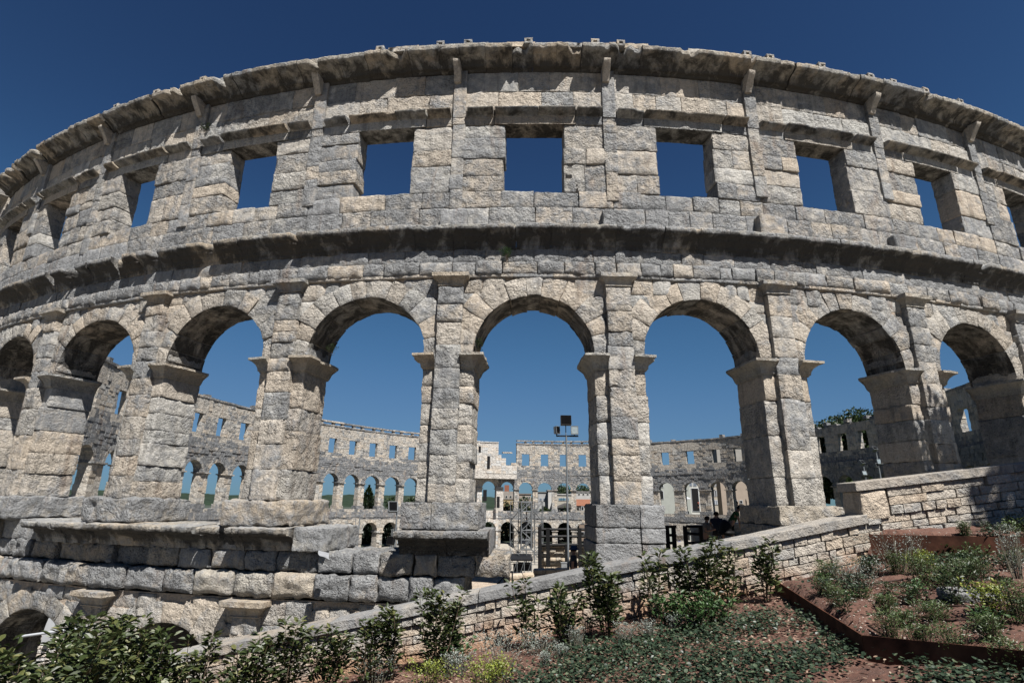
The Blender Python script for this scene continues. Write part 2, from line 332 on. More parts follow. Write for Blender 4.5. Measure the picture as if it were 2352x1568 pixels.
def profile(mb, s0, s1, prof, res=.09, rough=.012, chip=0., col=(.5, .3, 0), fmap=fm, seglen=1.25, joint=.012, stain_shade=None, jit=.012):
    """moulding: (o,z) polyline swept along s, cut in separate stones with broken lips"""
    e = splits(s0, s1, seglen*.8, seglen*1.2)
    P = np.array(prof, float); d = np.concatenate([[0], np.cumsum(np.linalg.norm(np.diff(P, axis=0), axis=1))])
    m = max(len(P)*2, int(d[-1]/res)+2); dd = np.unique(np.concatenate([d, np.linspace(0, d[-1], m)]))
    O = np.interp(dd, d, P[:, 0]); Z = np.interp(dd, d, P[:, 1]); om = O.min()
    for k in range(len(e)-1):
        a, b = e[k]+joint/2, e[k+1]-joint/2; n = max(3, int((b-a)/res)+1); S = np.linspace(a, b, n); seed = R0.randint(1 << 20)
        SS, OO = np.meshgrid(S, O, indexing='ij'); _, ZZ = np.meshgrid(S, Z, indexing='ij'); jo, jz = R0.uniform(-jit, jit, 2)
        q = np.stack([SS, OO, ZZ], -1).reshape(-1, 3); OO = OO+jo; ZZ = ZZ+jz
        OO = OO+(fbm(q*6, seed)*rough*1.5).reshape(OO.shape); ZZ = ZZ+(fbm(q*6+9, seed+3)*rough*1.5).reshape(OO.shape)
        if chip:
            c1 = fbm(np.stack([S*1.7, S*0, S*0], -1)+seed % 97, 5, 3); c1 = np.clip(c1*3.2-1.0, 0, 1)*chip
            c2 = np.clip(fbm(np.stack([S*9, S*0, S*0], -1), seed, 2), 0, 1)*chip*.10
            c = (c1+c2)[:, None]; f = (OO-om)/(O.max()-om+1e-6); OO = OO-c*f**2*(O.max()-om)
        cc = np.array(rc(col[1], 0)); C = np.tile(cc, (SS.size, 1))
        if stain_shade is not None: C[:, 2] = np.interp(ZZ.ravel(), *stain_shade)
        else: C[:, 2] = col[2]
        Wp = WS(SS.ravel(), OO.ravel(), ZZ.ravel()) if fmap is fm else fmap(SS.ravel(), ZZ.ravel(), OO.ravel())
        I = np.arange(SS.size).reshape(SS.shape); F = np.stack([I[:-1, :-1], I[1:, :-1], I[1:, 1:], I[:-1, 1:]], -1).reshape(-1, 4)
        mb.add(Wp, F, C)
        for i in (0, n-1):   # end caps
            r = I[i]; base = mb.n; V = Wp[r]; cm = WS(np.full(len(r), S[i]), np.full(len(r), om), ZZ[i]) if fmap is fm else fmap(np.full(len(r), S[i]), ZZ[i], np.full(len(r), om))
            V = np.concatenate([V, cm]); L = len(r); mb.add(V, [[j, j+1, L+j+1, L+j] for j in range(L-1)], tuple(C[0]))

arena = thing('amphitheatre', 'huge weathered limestone amphitheatre with round arches below and square windows above', 'amphitheatre', (5.5, 81.7, -11.8))
T1 = 1.5; T2 = .75
HO = 1.87
def gr(z): return .0
# --- cores, arches, piers of one arcade storey
def arch_core(n, z_c, z_crown, z_top, depth=T1, inset=.022, half=.5, rx=HO):
    mb = MB(); s0, s1 = sn(pn(n-half)), sn(pn(n+half)); sc_ = (s0+s1)/2; rx = (s1-s0)/2-.775; S = np.unique(np.concatenate([np.linspace(s0, s1, 23), sc_+(rx+.05)*np.sin(np.linspace(-PI/2, PI/2, 25))]))
    rz = z_crown-z_c
    def zl(s):
        k = abs(s-sc_)/(rx+.05)
        return z_c if k >= 1 else z_c+(rz+.05)*math.sqrt(max(0, 1-k*k))
    Z = np.array([zl(s) for s in S]); nS = len(S)
    for o in (-inset, -depth+inset):
        V = np.concatenate([WS(S, o, Z), WS(S, o, np.full(nS, z_top))]); mb.add(V, [[i, i+1, nS+i+1, nS+i] for i in range(nS-1)], (.5, .3, .1))
    V = np.concatenate([WS(S, -inset, Z), WS(S, -depth+inset, Z)]); mb.add(V, [[i, i+1, nS+i+1, nS+i] for i in range(nS-1)], (.5, .3, .3))
    return mb
def voussoirs(mb, n, z_c, z_crown, nv=11, thick=.62, depth=T1, ztop=None, rx=HO, g=.35):
    rz = z_crown-z_c; s0, s1 = sn(pn(n-.5)), sn(pn(n+.5)); sc_ = (s0+s1)/2; rx = (s1-s0)/2-.775; f = polar(sc_, z_c, rx, rz/rx); L = PI*rx; e = np.array(splits(-L/2, L/2, L/nv*.98, L/nv*1.02))
    for k in range(len(e)-1):
        a = (e[k]+e[k+1])/2/rx; t = thick+R0.uniform(-.06, .10)
        if abs(a) > .5 and abs(a) < 1.15: t += R0.uniform(0, .28)
        block(mb, f, e[k]+.006, e[k+1]-.006, rx+R0.uniform(-.015, .03), rx+t, -depth, R0.uniform(.0, .05), res=.1, bev=.025, rough=.016, boss=R0.uniform(.0, .045), col=rc(g*.8, 0), faces='FLRB', under=.62)  # soffit faces: black crust, deepened to paint in the arch shade
def spandrel(mb, n, side, z_c, z_crown, z_top, sedge, rx=HO, thick=.6):
    """stones between the arch ring and the pilaster edge at s=sedge"""
    s0, s1 = sn(pn(n-.5)), sn(pn(n+.5)); sc_ = (s0+s1)/2; rx = (s1-s0)/2-.775; rz = z_crown-z_c; zs = courses(z_c-.02, z_top, .45, .75)
    for i in range(len(zs)-1):
        zm = (zs[i]+zs[i+1])/2; w = extr(sc_, rx+thick, z_c, rz+thick, zm); w = max(w-.12, 0)
        a, b = (sc_+w, sedge) if side > 0 else (sedge, sc_-w)
        if b-a < .08: continue
        for u in [splits(a, b, .5, .9)]:
            for j in range(len(u)-1):
                block(mb, fm, u[j]+.006, u[j+1]-.006, zs[i]+.006, zs[i+1]-.006, -.5, R0.uniform(-.03, .03), rough=.016, boss=R0.uniform(.0, .05), col=rc(.35), faces='FLRTB')
def pier(n, z0, z1, width=1.56, depth=T1, zcap=None, arch_n=True, name='pier', pil=True, h0=.55, h1=1.15, ragged=.035, mat_='stone'):
    s = sn(n); mb = MB(); zs = courses(z0, z1, h0, h1)
    smooth = R0.rand() < .0
    for i in range(len(zs)-1):
        w = width/2; z0_, z1_ = zs[i]+.004, zs[i+1]-.004
        rg = R0.uniform(-ragged, ragged, 2)
        big = R0.rand() < .5
        # left shaft, pilaster strip, right shaft are one stone or three
        block(mb, fm, s-w+rg[0], s+w+rg[1], z0_, z1_, -depth+R0.uniform(-.03, .05), R0.uniform(-.03, .02), res=.085, bev=.035, rough=.02, boss=R0.uniform(.0, .04), col=rc(.22), faces='FLRTBK')
    o = mb.build(name, M[mat_], arena)
    if pil:
        p = MB(); zz = courses(z0, zcap or z1, h0*.9, h1*.9); wp = .39
        for i in range(len(zz)-1):
            block(p, fm, s-wp+R0.uniform(-.015, .015), s+wp+R0.uniform(-.015, .015), zz[i]+.003, zz[i+1]-.003, -.1, .20+R0.uniform(-.02, .02), res=.08, bev=.022, rough=.018, boss=R0.uniform(0, .03), col=rc(.3), faces='FLRTB')
        p.build('pilaster', M[mat_], o)
    return o
def impost(par, n, z0, z1, width=1.56, depth=T1, proj=.37, sides=(-1, 1), wp=.39, sc_=1.0):
    """moulded impost block on each side of the pilaster, wrapping into the reveal"""
    for sd in sides:
        mb = MB(); s = sn(n); h = z1-z0
        pr = [(0, 0), (.02, .0), (.03, .08), (.065, .11), (.07, .2), (.09, .36), (.14, .55), (.25, .74), (.36, .82), (.38, .84), (.38, 1.0), (0, 1.0)]
        P = np.array([(p[0]*proj/.38, z0+p[1]*h) for p in pr]); m = len(P); seed = R0.randint(9999)
        # path in plan (s,o): pilaster side -> front corner -> back corner
        w = width/2; path = [(s+sd*wp, 0), (s+sd*w, 0), (s+sd*w, -depth)]
        segs = []
        for (a, b), (c, d) in zip(path[:-1], path[1:]):
            k = max(2, int(math.hypot(c-a, d-b)/.09)); segs += [(a+(c-a)*i/k, b+(d-b)*i/k) for i in range(k)]
        segs.append(path[-1]); V = []
        nf = sum(1 for q in segs if q[1] > -1e-6)
        cr = R0.uniform(0, .5)
        for i, (a, o) in enumerate(segs):
            x, y = P[:, 0]*0, P[:, 0]
            if o > -1e-6:
                frac = 1.0 if abs(a-(s+sd*w)) < 1e-6 else 0.
                aa = a+sd*P[:, 0]*frac; oo = o+P[:, 0]
            else: aa = a+sd*P[:, 0]; oo = np.full(m, o)
            q = np.stack([aa, oo, P[:, 1]], -1); dn = fbm(q*5, seed, 3)*.02; ch = max(0, float(fbm(np.array([[i*.23, seed % 31, 0.]]), 3, 2)[0])-.05)*cr
            k = P[:, 0]/proj
            aa = aa-(sd*k*k*ch*.5 if o < -1e-6 or abs(a-(s+sd*w)) < 1e-6 else 0); oo = oo-(k*k*ch*.5 if o > -1e-6 else 0)
            V.append(WS(aa+dn*.7*sd, oo+dn, P[:, 1]+dn*.6))
        V = np.concatenate(V); k = len(segs); I = np.arange(k*m).reshape(k, m)
        mb.add(V, np.stack([I[:-1, :-1], I[1:, :-1], I[1:, 1:], I[:-1, 1:]], -1).reshape(-1, 4), rc(.2, .12))
        for e in (0, k-1):
            c = V[I[e]].mean(0)[None]; mb.add(np.concatenate([V[I[e]], c]), [[j, j+1, m] for j in range(m-1)], rc(.3, .2))
        # core of the impost
        block(mb, fm, min(s+sd*wp, s+sd*(w-.02)), max(s+sd*wp, s+sd*(w-.02)), z0-.02, z1-.01, -depth, -.02, res=.3, col=rc(.3), faces='FLRTB')
        mb.build('impost', M['moulding'], par, smooth=False)
def capital(par, n, z0, z1, w=.39, proj=.34, base=.2, name='capital', g=.35):
    mb = MB(); s = sn(n); h = z1-z0
    pr = [(0, 0), (.05, .02), (.06, .08), (.02, .13), (.03, .22), (.08, .4), (.2, .58), (.34, .66), (.36, .70), (.36, 1.), (-.2, 1.)]
    P = np.array([(p[0]*proj/.36, z0+p[1]*h) for p in pr]); m = len(P); seed = R0.randint(9999)
    path = [(-w, -.05, -1, 0), (-w, base, -1, 1), (-w/3, base, 0, 1), (w/3, base, 0, 1), (w, base, 1, 1), (w, -.05, 1, 0)]; V = []
    for a, o, da, do in path:
        q = np.stack([s+a+da*P[:, 0], o+do*P[:, 0], P[:, 1]], -1); dn = fbm(q*4, seed, 3)*.035
        V.append(WS(q[:, 0]+dn*.6, q[:, 1]+dn, P[:, 1]+dn*.5))
    V = np.concatenate(V); k = len(path); I = np.arange(k*m).reshape(k, m)
    mb.add(V, np.stack([I[:-1, :-1], I[1:, :-1], I[1:, 1:], I[:-1, 1:]], -1).reshape(-1, 4), rc(g, .15)); mb.build(name, M['moulding'], par, smooth=False)

# --- upper (window) storey of the near wall ------------------------------------------------
CORN = [(-.1, 7.80), (.02, 7.80), (.04, 7.93), (.10, 7.97), (.12, 8.05), (.20, 8.12), (.30, 8.18), (.34, 8.26), (.46, 8.31), (.50, 8.36), (.52, 8.50), (-.1, 8.56)]
TOPC = [(-.1, 14.86), (.04, 14.86), (.07, 14.93), (.22, 14.95), (.24, 15.03), (.34, 15.12), (.50, 15.20), (.70, 15.25), (.76, 15.29), (.78, 15.45), (.70, 15.50), (-.4, 15.55)]
STRG = [(-.05, 12.97), (.04, 12.97), (.06, 13.00), (.22, 13.05), (.30, 13.10), (.32, 13.16), (-.05, 13.24)]
NEAR = range(-5, 6)
PSH = {-1.5: -1.53, -2.5: -2.55, -3.5: -3.64, -4.5: -4.70, -5.5: -5.74}
def pn(n): return PSH.get(n, n)          # real pier positions, the outer bays are wider
for n in NEAR:
    mb = MB(); sc_ = sn(n)+BAY*{-3: -.06, -4: -.12}.get(n, 0); e0, e1 = sn(n-.5), sn(n+.5); hw = 1.02
    # sill courses
    for (za, zb, g, pr_) in ((8.52, 9.36, .62, .03), (9.36, 9.97, .5, .0)):
        u = splits(e0, e1, .8, 1.5)
        for j in range(len(u)-1):
            tz = R0.uniform(-.05, .02) if zb > 9.9 else 0
            block(mb, fm, u[j]+.008, u[j+1]-.008, za+.006, zb-.006+tz, -T2-.05, R0.uniform(-.02, .04)+pr_, boss=R0.uniform(.0, .04), rough=.02, bev=.04, col=rc(g), faces='FLRTB')
    # jamb masonry either side of the window
    for (a, b, jam) in ((e0, sc_-hw, 1), (sc_+hw, e1, -1)):
        zs = courses(9.97, 12.62, .55, 1.0)
        for i in range(len(zs)-1):
            u = splits(a, b, .8, 1.6) if R0.rand() < .7 else [a, b]
            for j in range(len(u)-1):
                rg = R0.uniform(-.045, .03)
                a_, b_ = u[j], u[j+1]
                if jam > 0 and j == len(u)-2: b_ += rg
                if jam < 0 and j == 0: a_ -= rg
                block(mb, fm, a_+.006, b_-.006, zs[i]+.006, zs[i+1]-.006, -T2, R0.uniform(-.03, .04), res=.08, bev=.03, rough=.018, boss=R0.uniform(.0, .035), col=rc(.25 if R0.rand() < .6 else .6), faces='FLRTBK')
    # above the window
    for (za, zb, w0, w1, g, bo, st) in ((13.24, 14.02, .7, 1.5, .22, .03, 0), (14.02, 14.86, 1.0, 1.9, .38, .0, .18)):
        u = splits(e0, e1, w0, w1)
        for j in range(len(u)-1):
            block(mb, fm, u[j]+.005, u[j+1]-.005, za+.005, zb-.005, -T2, R0.uniform(-.015, .015), res=.09, bev=.02, rough=.012 if bo == 0 else .016, boss=bo*R0.rand(), col=rc(g, st), faces='FLRTB')
    box(mb, e0, e1, 8.5, 9.9, -T2-.0, -.03, fm); box(mb, e0, sc_-hw-.05, 9.9, 12.7, -T2+.05, -.035, fm); box(mb, sc_+hw+.05, e1, 9.9, 12.7, -T2+.05, -.035, fm); box(mb, e0, e1, 12.78, 15.0, -T2+.05, -.035, fm)
    ww = mb.build('window_wall', M['stone'], arena, smooth=True)
    li = MB()
    block(li, fm, sc_-hw-.38, sc_+hw+.42, 12.63, 12.99, -T2, .035, res=.1, bev=.015, rough=.008, col=(R0.rand(), .05, 0), faces='FLRTBK', under=.62)  # lintel soffit coloured darker to paint in the window-head shade
    block(li, fm, e0, sc_-hw-.40, 12.63, 12.99, -.4, .01, res=.1, rough=.012, col=rc(.4), faces='FLRTB'); block(li, fm, sc_+hw+.44, e1, 12.63, 12.99, -.4, .01, res=.1, rough=.012, col=rc(.4), faces='FLRTB')
    li.build('lintel', M['stone'], ww)
    st = MB(); wp = .27
    b1, b2 = sc_-hw-.4, sc_+hw+.45
    for (a, b) in ((e0+wp, b1), (b1+.02, b2), (b2+.02, e1-wp)):
        profile(st, a+R0.uniform(0, .05), b-R0.uniform(0, .05), STRG, res=.07, rough=.007, chip=.25, col=(.5, .3, 0), seglen=1.8, stain_shade=([12.9, 13.0, 13.1, 13.2], [.3, .55, .6, .15]))  # dark band under the ledge is shade painted into the colour
    st.build('string_course', M['moulding'], ww)
    cb = MB(); profile(cb, e0, e1, CORN, res=.06, rough=.014, chip=.35 if abs(n) < 2 else .55, col=(.5, .5, 0), stain_shade=([7.75, 7.9, 8.2, 8.4, 8.5], [.56, .68, .76, .60, .1]))
    cb.build('cornice', M['moulding'], arena)
    tb = MB(); profile(tb, e0, e1, TOPC, res=.07, rough=.018, chip=.35, col=(.5, .3, 0), seglen=1.0, stain_shade=([14.8, 14.95, 15.2, 15.4, 15.5], [.78, .72, .58, .48, .05]), jit=.02)
    tb.build('crowning_cornice', M['moulding'], arena)
    # channel slab on top
    gs = MB()
    if n in (-5, -4, -3, -2): rng = [(e0, e1)]
    elif n == -1: rng = [(e0, sn(-1.05)), (sn(-1.0), e1)]
    elif n == 1: rng = [(e0, sn(.98)), (sn(1.04), e1)]
    else: rng = [(e0, e1)]
    for a, b in rng:
        u = splits(a, b, .9, 1.6)
        for j in range(len(u)-1):
            hh = .30 if (n <= -2 or (n == -1 and a < sn(-1.1))) else .14
            if n == 3: hh = .2 if j % 2 else .08
            block(gs, fm, u[j]+.006, u[j+1]-.006, 15.52, 15.58+hh+R0.uniform(-.03, .03), -.45, (.54 if hh < .25 else .30)+R0.uniform(-.03, .03), res=.1, bev=.02, rough=.02, col=rc(.35), faces='FLRTBK')
    gs.build('coping_slab', M['moulding'], arena)
# pilaster strips of the window storey, with the broken ends that stick out above
for k in range(-5, 6):
    n = k+.5; s = sn(n)
    p = MB(); zs = courses(8.7, 13.4, .6, 1.1); zbrk = R0.choice([9.0, 9.0, 9.0, 10.4])
    for i in range(len(zs)-1):
        if zs[i] < zbrk: continue
        block(p, fm, s-.22+R0.uniform(-.02, .02), s+.21+R0.uniform(-.02, .02), zs[i]+.003, zs[i+1]-.003, -.05, .085+R0.uniform(-.012, .015), res=.09, bev=.02, rough=.012, col=rc(.45, .05), faces='FLRTB')
    p.build('pilaster_strip', M['stone'], arena); p = MB()
    block(p, fm, s-.23, s+.22, 12.9, 14.9, -.05, .11, res=.09, bev=.02, rough=.012, col=rc(.6, .1), faces='FLRTB')
    # wedge bracket: grows outward towards the cornice
    def wf(a, b, c): return WS(a, c*(0.35+.65*np.clip((b-14.35)/.6, 0, 1)**1.2), b)
    block(p, wf, s-.22, s+.02, 14.35, 15.0, 0, .60, res=.08, bev=.02, rough=.02, col=(.3, 0, 0), faces='FLRTB')
    p.build('bracket', M['stone'], arena)
    if k in (-1, 0, 1, 2, -3):   # stumps standing on the middle cornice
        q = MB(); block(q, fm, s-.42, s+.45, 8.53, 9.2+R0.uniform(-.1, .15), -.05, .36, res=.08, bev=.06, rough=.035, col=rc(.75), faces='FLRTB')
        q.build('pedestal_stump', M['stone'], arena)
# gutter stones, each a small hollow block on the cornice lip
for n in (-1.05, -.631, -.444, -.041, .402, .574, 1.453, 1.623, 2.02, 2.43, 2.632, 2.938, -2.45, -2.9, 3.3, -3.35):
    s = sn(n); g = MB(); w = .145; o0, o1 = -.1, .66; z0 = 15.53
    for (a, b, c, d) in ((s-w, s-w+.08, z0, z0+.21), (s+w-.08, s+w, z0, z0+.21), (s-w, s+w, z0-.02, z0+.07), (s-w, s+w, z0+.16, z0+.23)):
        block(g, fm, a, b, c, d, o0, o1+R0.uniform(-.01, .01), res=.08, bev=.015, rough=.012, col=rc(.4), faces='FLRTB')
    block(g, fm, s-w+.03, s+w-.03, z0, z0+.19, o0, o1-.25, res=.2, col=(.5, .5, 1), faces='F')
    g.build('gutter_stone', M['moulding'], arena)

# --- main arcade ---------------------------------------------------------------------------
ZI0, ZI1, ZC, ZCR = 3.80, 4.26, 4.30, 6.20
for n in NEAR:
    mb = arch_core(n, ZC, ZCR, 7.9); sc_ = sn(n); co = mb
    sp = MB(); voussoirs(sp, n, ZC, ZCR, nv=[11, 12, 11, 10, 12][n % 5])
    for sd in (-1, 1): spandrel(sp, n, sd, ZC, ZCR, 6.86, sn(pn(n+sd*.5))-sd*.36)
    a = sp.build('arch', M['stone'], arena); co.build('mortar_core', M['mortar'], a)
    # frieze: projecting rough course, then plain dark course under the cornice
    fr = MB(); u = splits(sn(n-.5), sn(n+.5), .65, 1.25)
    for j in range(len(u)-1): block(fr, fm, u[j]+.01, u[j+1]-.01, 6.90+R0.uniform(-.01, .015), 7.36+R0.uniform(-.03, .02), -.4, .10+R0.uniform(-.03, .04), res=.075, bev=.06, rough=.026, boss=.05, col=rc(.55), faces='FLRTB')
    u = splits(sn(n-.5), sn(n+.5), .8, 1.6)
    for j in range(len(u)-1): block(fr, fm, u[j]+.006, u[j+1]-.006, 7.37, 7.82, -.4, R0.uniform(-.01, .03), res=.09, bev=.025, rough=.02, boss=.02, col=rc(.7, .38), faces='FLRTB')
    profile(fr, sn(n-.5), sn(n+.5), [(-.05, 6.80), (.06, 6.80), (.09, 6.83), (.10, 6.91), (-.05, 6.92)], res=.08, rough=.01, col=(.5, .4, .1), seglen=1.3, chip=.2)
    fr.build('frieze', M['stone'], arena)
for k in range(-6, 6):
    n = pn(k+.5)
    o = pier(n, -.12, ZI0+.01, zcap=ZI0); 
    up = MB()   # continuation of pier above the impost beside the arches, with pilaster
    s = sn(n); zs = courses(ZI0, 6.47, .42, .8)
    for i in range(len(zs)-1):
        block(up, fm, s-.39+R0.uniform(-.02, .02), s+.39+R0.uniform(-.02, .02), zs[i]+.004, zs[i+1]-.004, -.3, .19+R0.uniform(-.02, .03), res=.08, bev=.028, rough=.02, boss=R0.uniform(0, .03), col=rc(.42), faces='FLRTB')
        if i and zs[i+1] < 5.6:
            for sd in (-1, 1):
                a, b = sorted((s+sd*.37, s+sd*(.80+R0.uniform(-.03, .02)))); 
                block(up, fm, a, b, zs[i]+.004, zs[i+1]-.004, -T1+.1, R0.uniform(-.03, .03), res=.085, bev=.03, rough=.022, boss=R0.uniform(0, .04), col=rc(.3), faces='FLRTB')
    up.build('upper_pilaster', M['stone'], o)
    capital(o, n, 6.47, 6.88, w=.39, proj=.19)
    sides = (-1, 1)
    impost(o, n, ZI0, ZI1, sides=sides)
    block_mb = MB(); block(block_mb, fm, s-.76, s+.76, ZI0-.02, ZI1+.05, -T1, -.04, res=.2, col=rc(.3), faces='FLRTB'); block_mb.build('impost_core', M['stone'], o)
# pedestals of the piers
for k in range(-6, 6):
    n = pn(k+.5); s = sn(n); pb = MB()
    a, b = s-1.1, s+1.1
    if k >= 0: a, b = s-.93, s+1.0
    m = s+R0.uniform(-.25, .25)
    if k == -1:
        block(pb, fm, a, m-.01, -.83, -.13, -1.9, .34, res=.07, bev=.05, rough=.03, col=rc(.45), faces='FLRTB'); block(pb, fm, m, b, -.83, -.12, -1.9, .36, res=.07, bev=.05, rough=.03, col=rc(.45), faces='FLRTB')
    elif k < -1:
        block(pb, fm, a+R0.uniform(-.1, .1), b+R0.uniform(-.1, .1), -.84, -.12, -1.9, .40, res=.075, bev=.12, rough=.07, col=rc(.5), faces='FLRTB', freq=2.6)
    elif k == 0:
        for (z0, z1, w) in ((-.72, -.12, 0), (-1.13, -.74, -.02), (-2.3, -1.15, -.05)):
            block(pb, fm, a+w, m+.1, z0, z1, -1.9, .26+R0.uniform(0, .05), res=.07, bev=.05, rough=.03, col=rc(.6), faces='FLRTB'); block(pb, fm, m+.12, b+w, z0, z1, -1.9, .28, res=.07, bev=.05, rough=.03, col=rc(.6), faces='FLRTB')
    else:
        block(pb, fm, a, b+.1, -.62, -.1, -1.9, .28, res=.07, bev=.06, rough=.04, col=rc(.15), faces='FLRTB'); block(pb, fm, a-.05, b+.15, -2.2, -.64, -1.9, .30, res=.09, bev=.06, rough=.05, col=rc(.3), faces='FLRTB')
    pb.build('pedestal', M['plinth'], arena)
# low cornice and masonry below the arcade on the left
LC = [(-.3, -1.52), (.04, -1.52), (.07, -1.40), (.12, -1.37), (.15, -1.27), (.28, -1.19), (.32, -1.12), (.64, -1.07), (.69, -1.03), (.72, -.88), (-.3, -.83)]
lc = MB()
for (a, b, ch) in ((-5.5, -3.62, .6), (-3.25, -2.72, .7), (-2.7, -1.86, .75), (-1.84, -1.30, .8)):
    profile(lc, sn(a), sn(b), LC, res=.06, rough=.02, chip=ch, seglen=1.5, stain_shade=([-1.6, -1.4, -1.1, -.95, -.85], [.5, .6, .8, .5, 0]), col=(.5, .4, 0))
for u0, u1 in ((-5.5, -4.6), (-4.6, -3.9), (-3.9, -3.2), (-3.2, -2.6), (-2.6, -1.9), (-1.9, -1.3)):
    block(lc, fm, sn(u0)+.02, sn(u1)-.02, -1.5, -.86, -1.9, .02, res=.12, bev=.06, rough=.03, col=rc(.5), faces='FLRTB')
block(lc, fm, sn(-1.30)+.01, sn(-1.10), -1.48, -.86, -1.9, .30, res=.07, bev=.06, rough=.05, col=rc(.5), faces='FLRTB')
lc.build('podium_cornice', M['moulding'], arena)
lc = MB(); profile(lc, sn(-.712), sn(-.235), [(-.3, -1.52), (.1, -1.52), (.12, -1.4), (.18, -1.37), (.20, -1.27), (.32, -1.19), (.36, -1.12), (.72, -1.07), (.77, -1.03), (.80, -.88), (-.3, -.83)], res=.05, rough=.012, chip=.15, seglen=1.3, stain_shade=([-1.6, -1.4, -1.1, -.95, -.85], [.6, .8, .9, .5, 0]), col=(.5, .5, 0))
block(lc, fm, sn(-.70), sn(-.235), -1.5, -.86, -1.9, .03, res=.1, col=rc(.5), faces='FLRTB')
lc.build('podium_cornice', M['plinth'], arena)
pod = MB()
for (za, zb, hi_, g, w0, w1, bo) in ((-2.07, -1.50, -.13, .55, .8, 1.6, .04), (-2.76, -2.09, -.36, .6, .7, 1.3, .09)):
    u = splits(sn(-5.5), sn(-1.16), w0, w1)+splits(sn(-1.16), sn(hi_), w0, w1)[1:]
    for j in range(len(u)-1):
        pr_ = .12 if za < -2.08 else (.0 if u[j] < sn(-1.2) else .10)
        block(pod, fm, u[j]+.012, u[j+1]-.012, za+.01, zb-.01+R0.uniform(-.03, .02)*(za < -2.08), -1.9, pr_+R0.uniform(-.06, .06)-(.14 if R0.rand() < .12 else 0), res=.065, bev=.08, rough=.055, boss=bo, col=rc(g-.12 if R0.rand() < .7 else 0, .12), faces='FLRTB', freq=4)
pod.build('podium_wall', M['plinth'], arena)
# lowest storey, left part
ZC3, ZCR3 = -5.52, -3.58
for n in (-5, -4, -3, -2, -1):
    co = arch_core(n, ZC3, ZCR3, -2.8, depth=1.9, half=.5); sp = MB(); voussoirs(sp, n, ZC3, ZCR3, nv=9, thick=.6, depth=1.9, g=.4)
    for sd in (-1, 1): spandrel(sp, n, sd, ZC3, ZCR3, -2.84, sn(pn(n+sd*.5))-sd*.36)
    a = sp.build('arch', M['plinth'] if n < -2 else M['stone'], arena); co.build('mortar_core', M['mortar'], a)
for k in (-5, -4, -3, -2, -1, 0):
    kk = pn(k-.5); o = pier(kk, -9, ZC3, zcap=-5.6, h0=.6, h1=1.0)
    up = MB(); s = sn(kk)
    for z0, z1 in ((-5.6, -4.9), (-4.9, -4.3), (-4.3, -3.7), (-3.7, -3.2)): block(up, fm, s-.39, s+.39, z0+.004, z1-.004, -.3, .2, res=.08, bev=.03, rough=.03, col=rc(.3, .1), faces='FLRTB')
    up.build('upper_pilaster', M['stone'], o)
    capital(o, kk, -3.28, -2.83, w=.40, proj=.27)
vb = MB(); box(vb, sn(-5.6), sn(-.2), -9, -2.9, -6.6, -6.2, fm); box(vb, sn(-5.6), sn(-.2), -3.2, -2.9, -6.3, -1.85, fm)
for k in (-5.5, -4.5, -3.5, -2.5, -1.5, -.5): box(vb, sn(k)-.5, sn(k)+.5, -9, -3.1, -6.3, -1.9, fm)
vb.build('vault', M['mortar'], arena, smooth=False)
w = MB(); box(w, sn(-.6), sn(.1), -9, -2.78, -1.8, -.06, fm)
for z0 in (-4.6, -4.0, -3.4):
    u = splits(sn(-.58), sn(-.2), .7, 1.2)
    for j in range(len(u)-1): block(w, fm, u[j]+.01, u[j+1]-.01, z0+.01, z0+.6, -.4, .03, boss=.05, rough=.03, bev=.05, col=rc(.5), faces='FLRTB')
w.build('podium_wall', M['stone'], arena)

# --- the rest of the ring ------------------------------------------------------------------
L_an = [-4, -5.08, -6.17, -7.26, -8.35, -9.44, -10.5, -11.6, -12.7, -13.8, -15.05, -16.2, -17.3, -18.42, -19.5, -20.58, -21.7, -22.8, -23.9, -25.0, -26.06, -27.12, -28.16, -29.17, -30.2, -31.2, -32.25, -33.25, -34.2, -35.15, -36.12, -37.1, -38.05]
R_an = [4, 5.03, 6.06, 7.09, 8.1, 9.15, 10.2, 11.25, 12.3, 13.4, 14.5, 15.6, 16.5, 17.4, 18.3, 19.2, 20.1, 20.95, 21.9, 22.9, 23.9, 24.9, 25.9, 26.92, 27.97, 29.27, 30.51, 31.6, 32.65, 33.68]
dzf = lambda n: float(np.interp(n, [-38.5, -35, -27, -19, -12, -5, 5, 16, 22, 28, 35], [-1.1, -1.0, -.55, 0, .1, 0, 0, -.4, -.45, -.9, -1.1]))
def cen(lst): return [(lst[i], (lst[i-1]+lst[i])/2, (lst[i]+lst[i+1])/2 if i+1 < len(lst) else lst[i]+(lst[i]-lst[i-1])/2) for i in range(1, len(lst))]
bays = [(c, *sorted((a, b))) for c, a, b in cen(L_an)]+[(c, *sorted((a, b))) for c, a, b in cen(R_an)]
bays = [b for b in bays if b[0] < -5.3 or b[0] > 5.3]
def frow(mb, a, b, z0, z1, o0, o1, w0=.6, w1=1.3, g=.5, jo=.05, st=0, both=True):
    """a course of plain stones"""
    u = splits(a, b, w0, w1)
    for j in range(len(u)-1):
        c = rc(g, st)
        f0 = o1+R0.uniform(-jo, jo); f1 = o0-R0.uniform(-jo, jo)
        box(mb, u[j]+.012, u[j+1]-.012, z0+.012, z1-.012, f1, f0, fm, col=c, jit=.018)
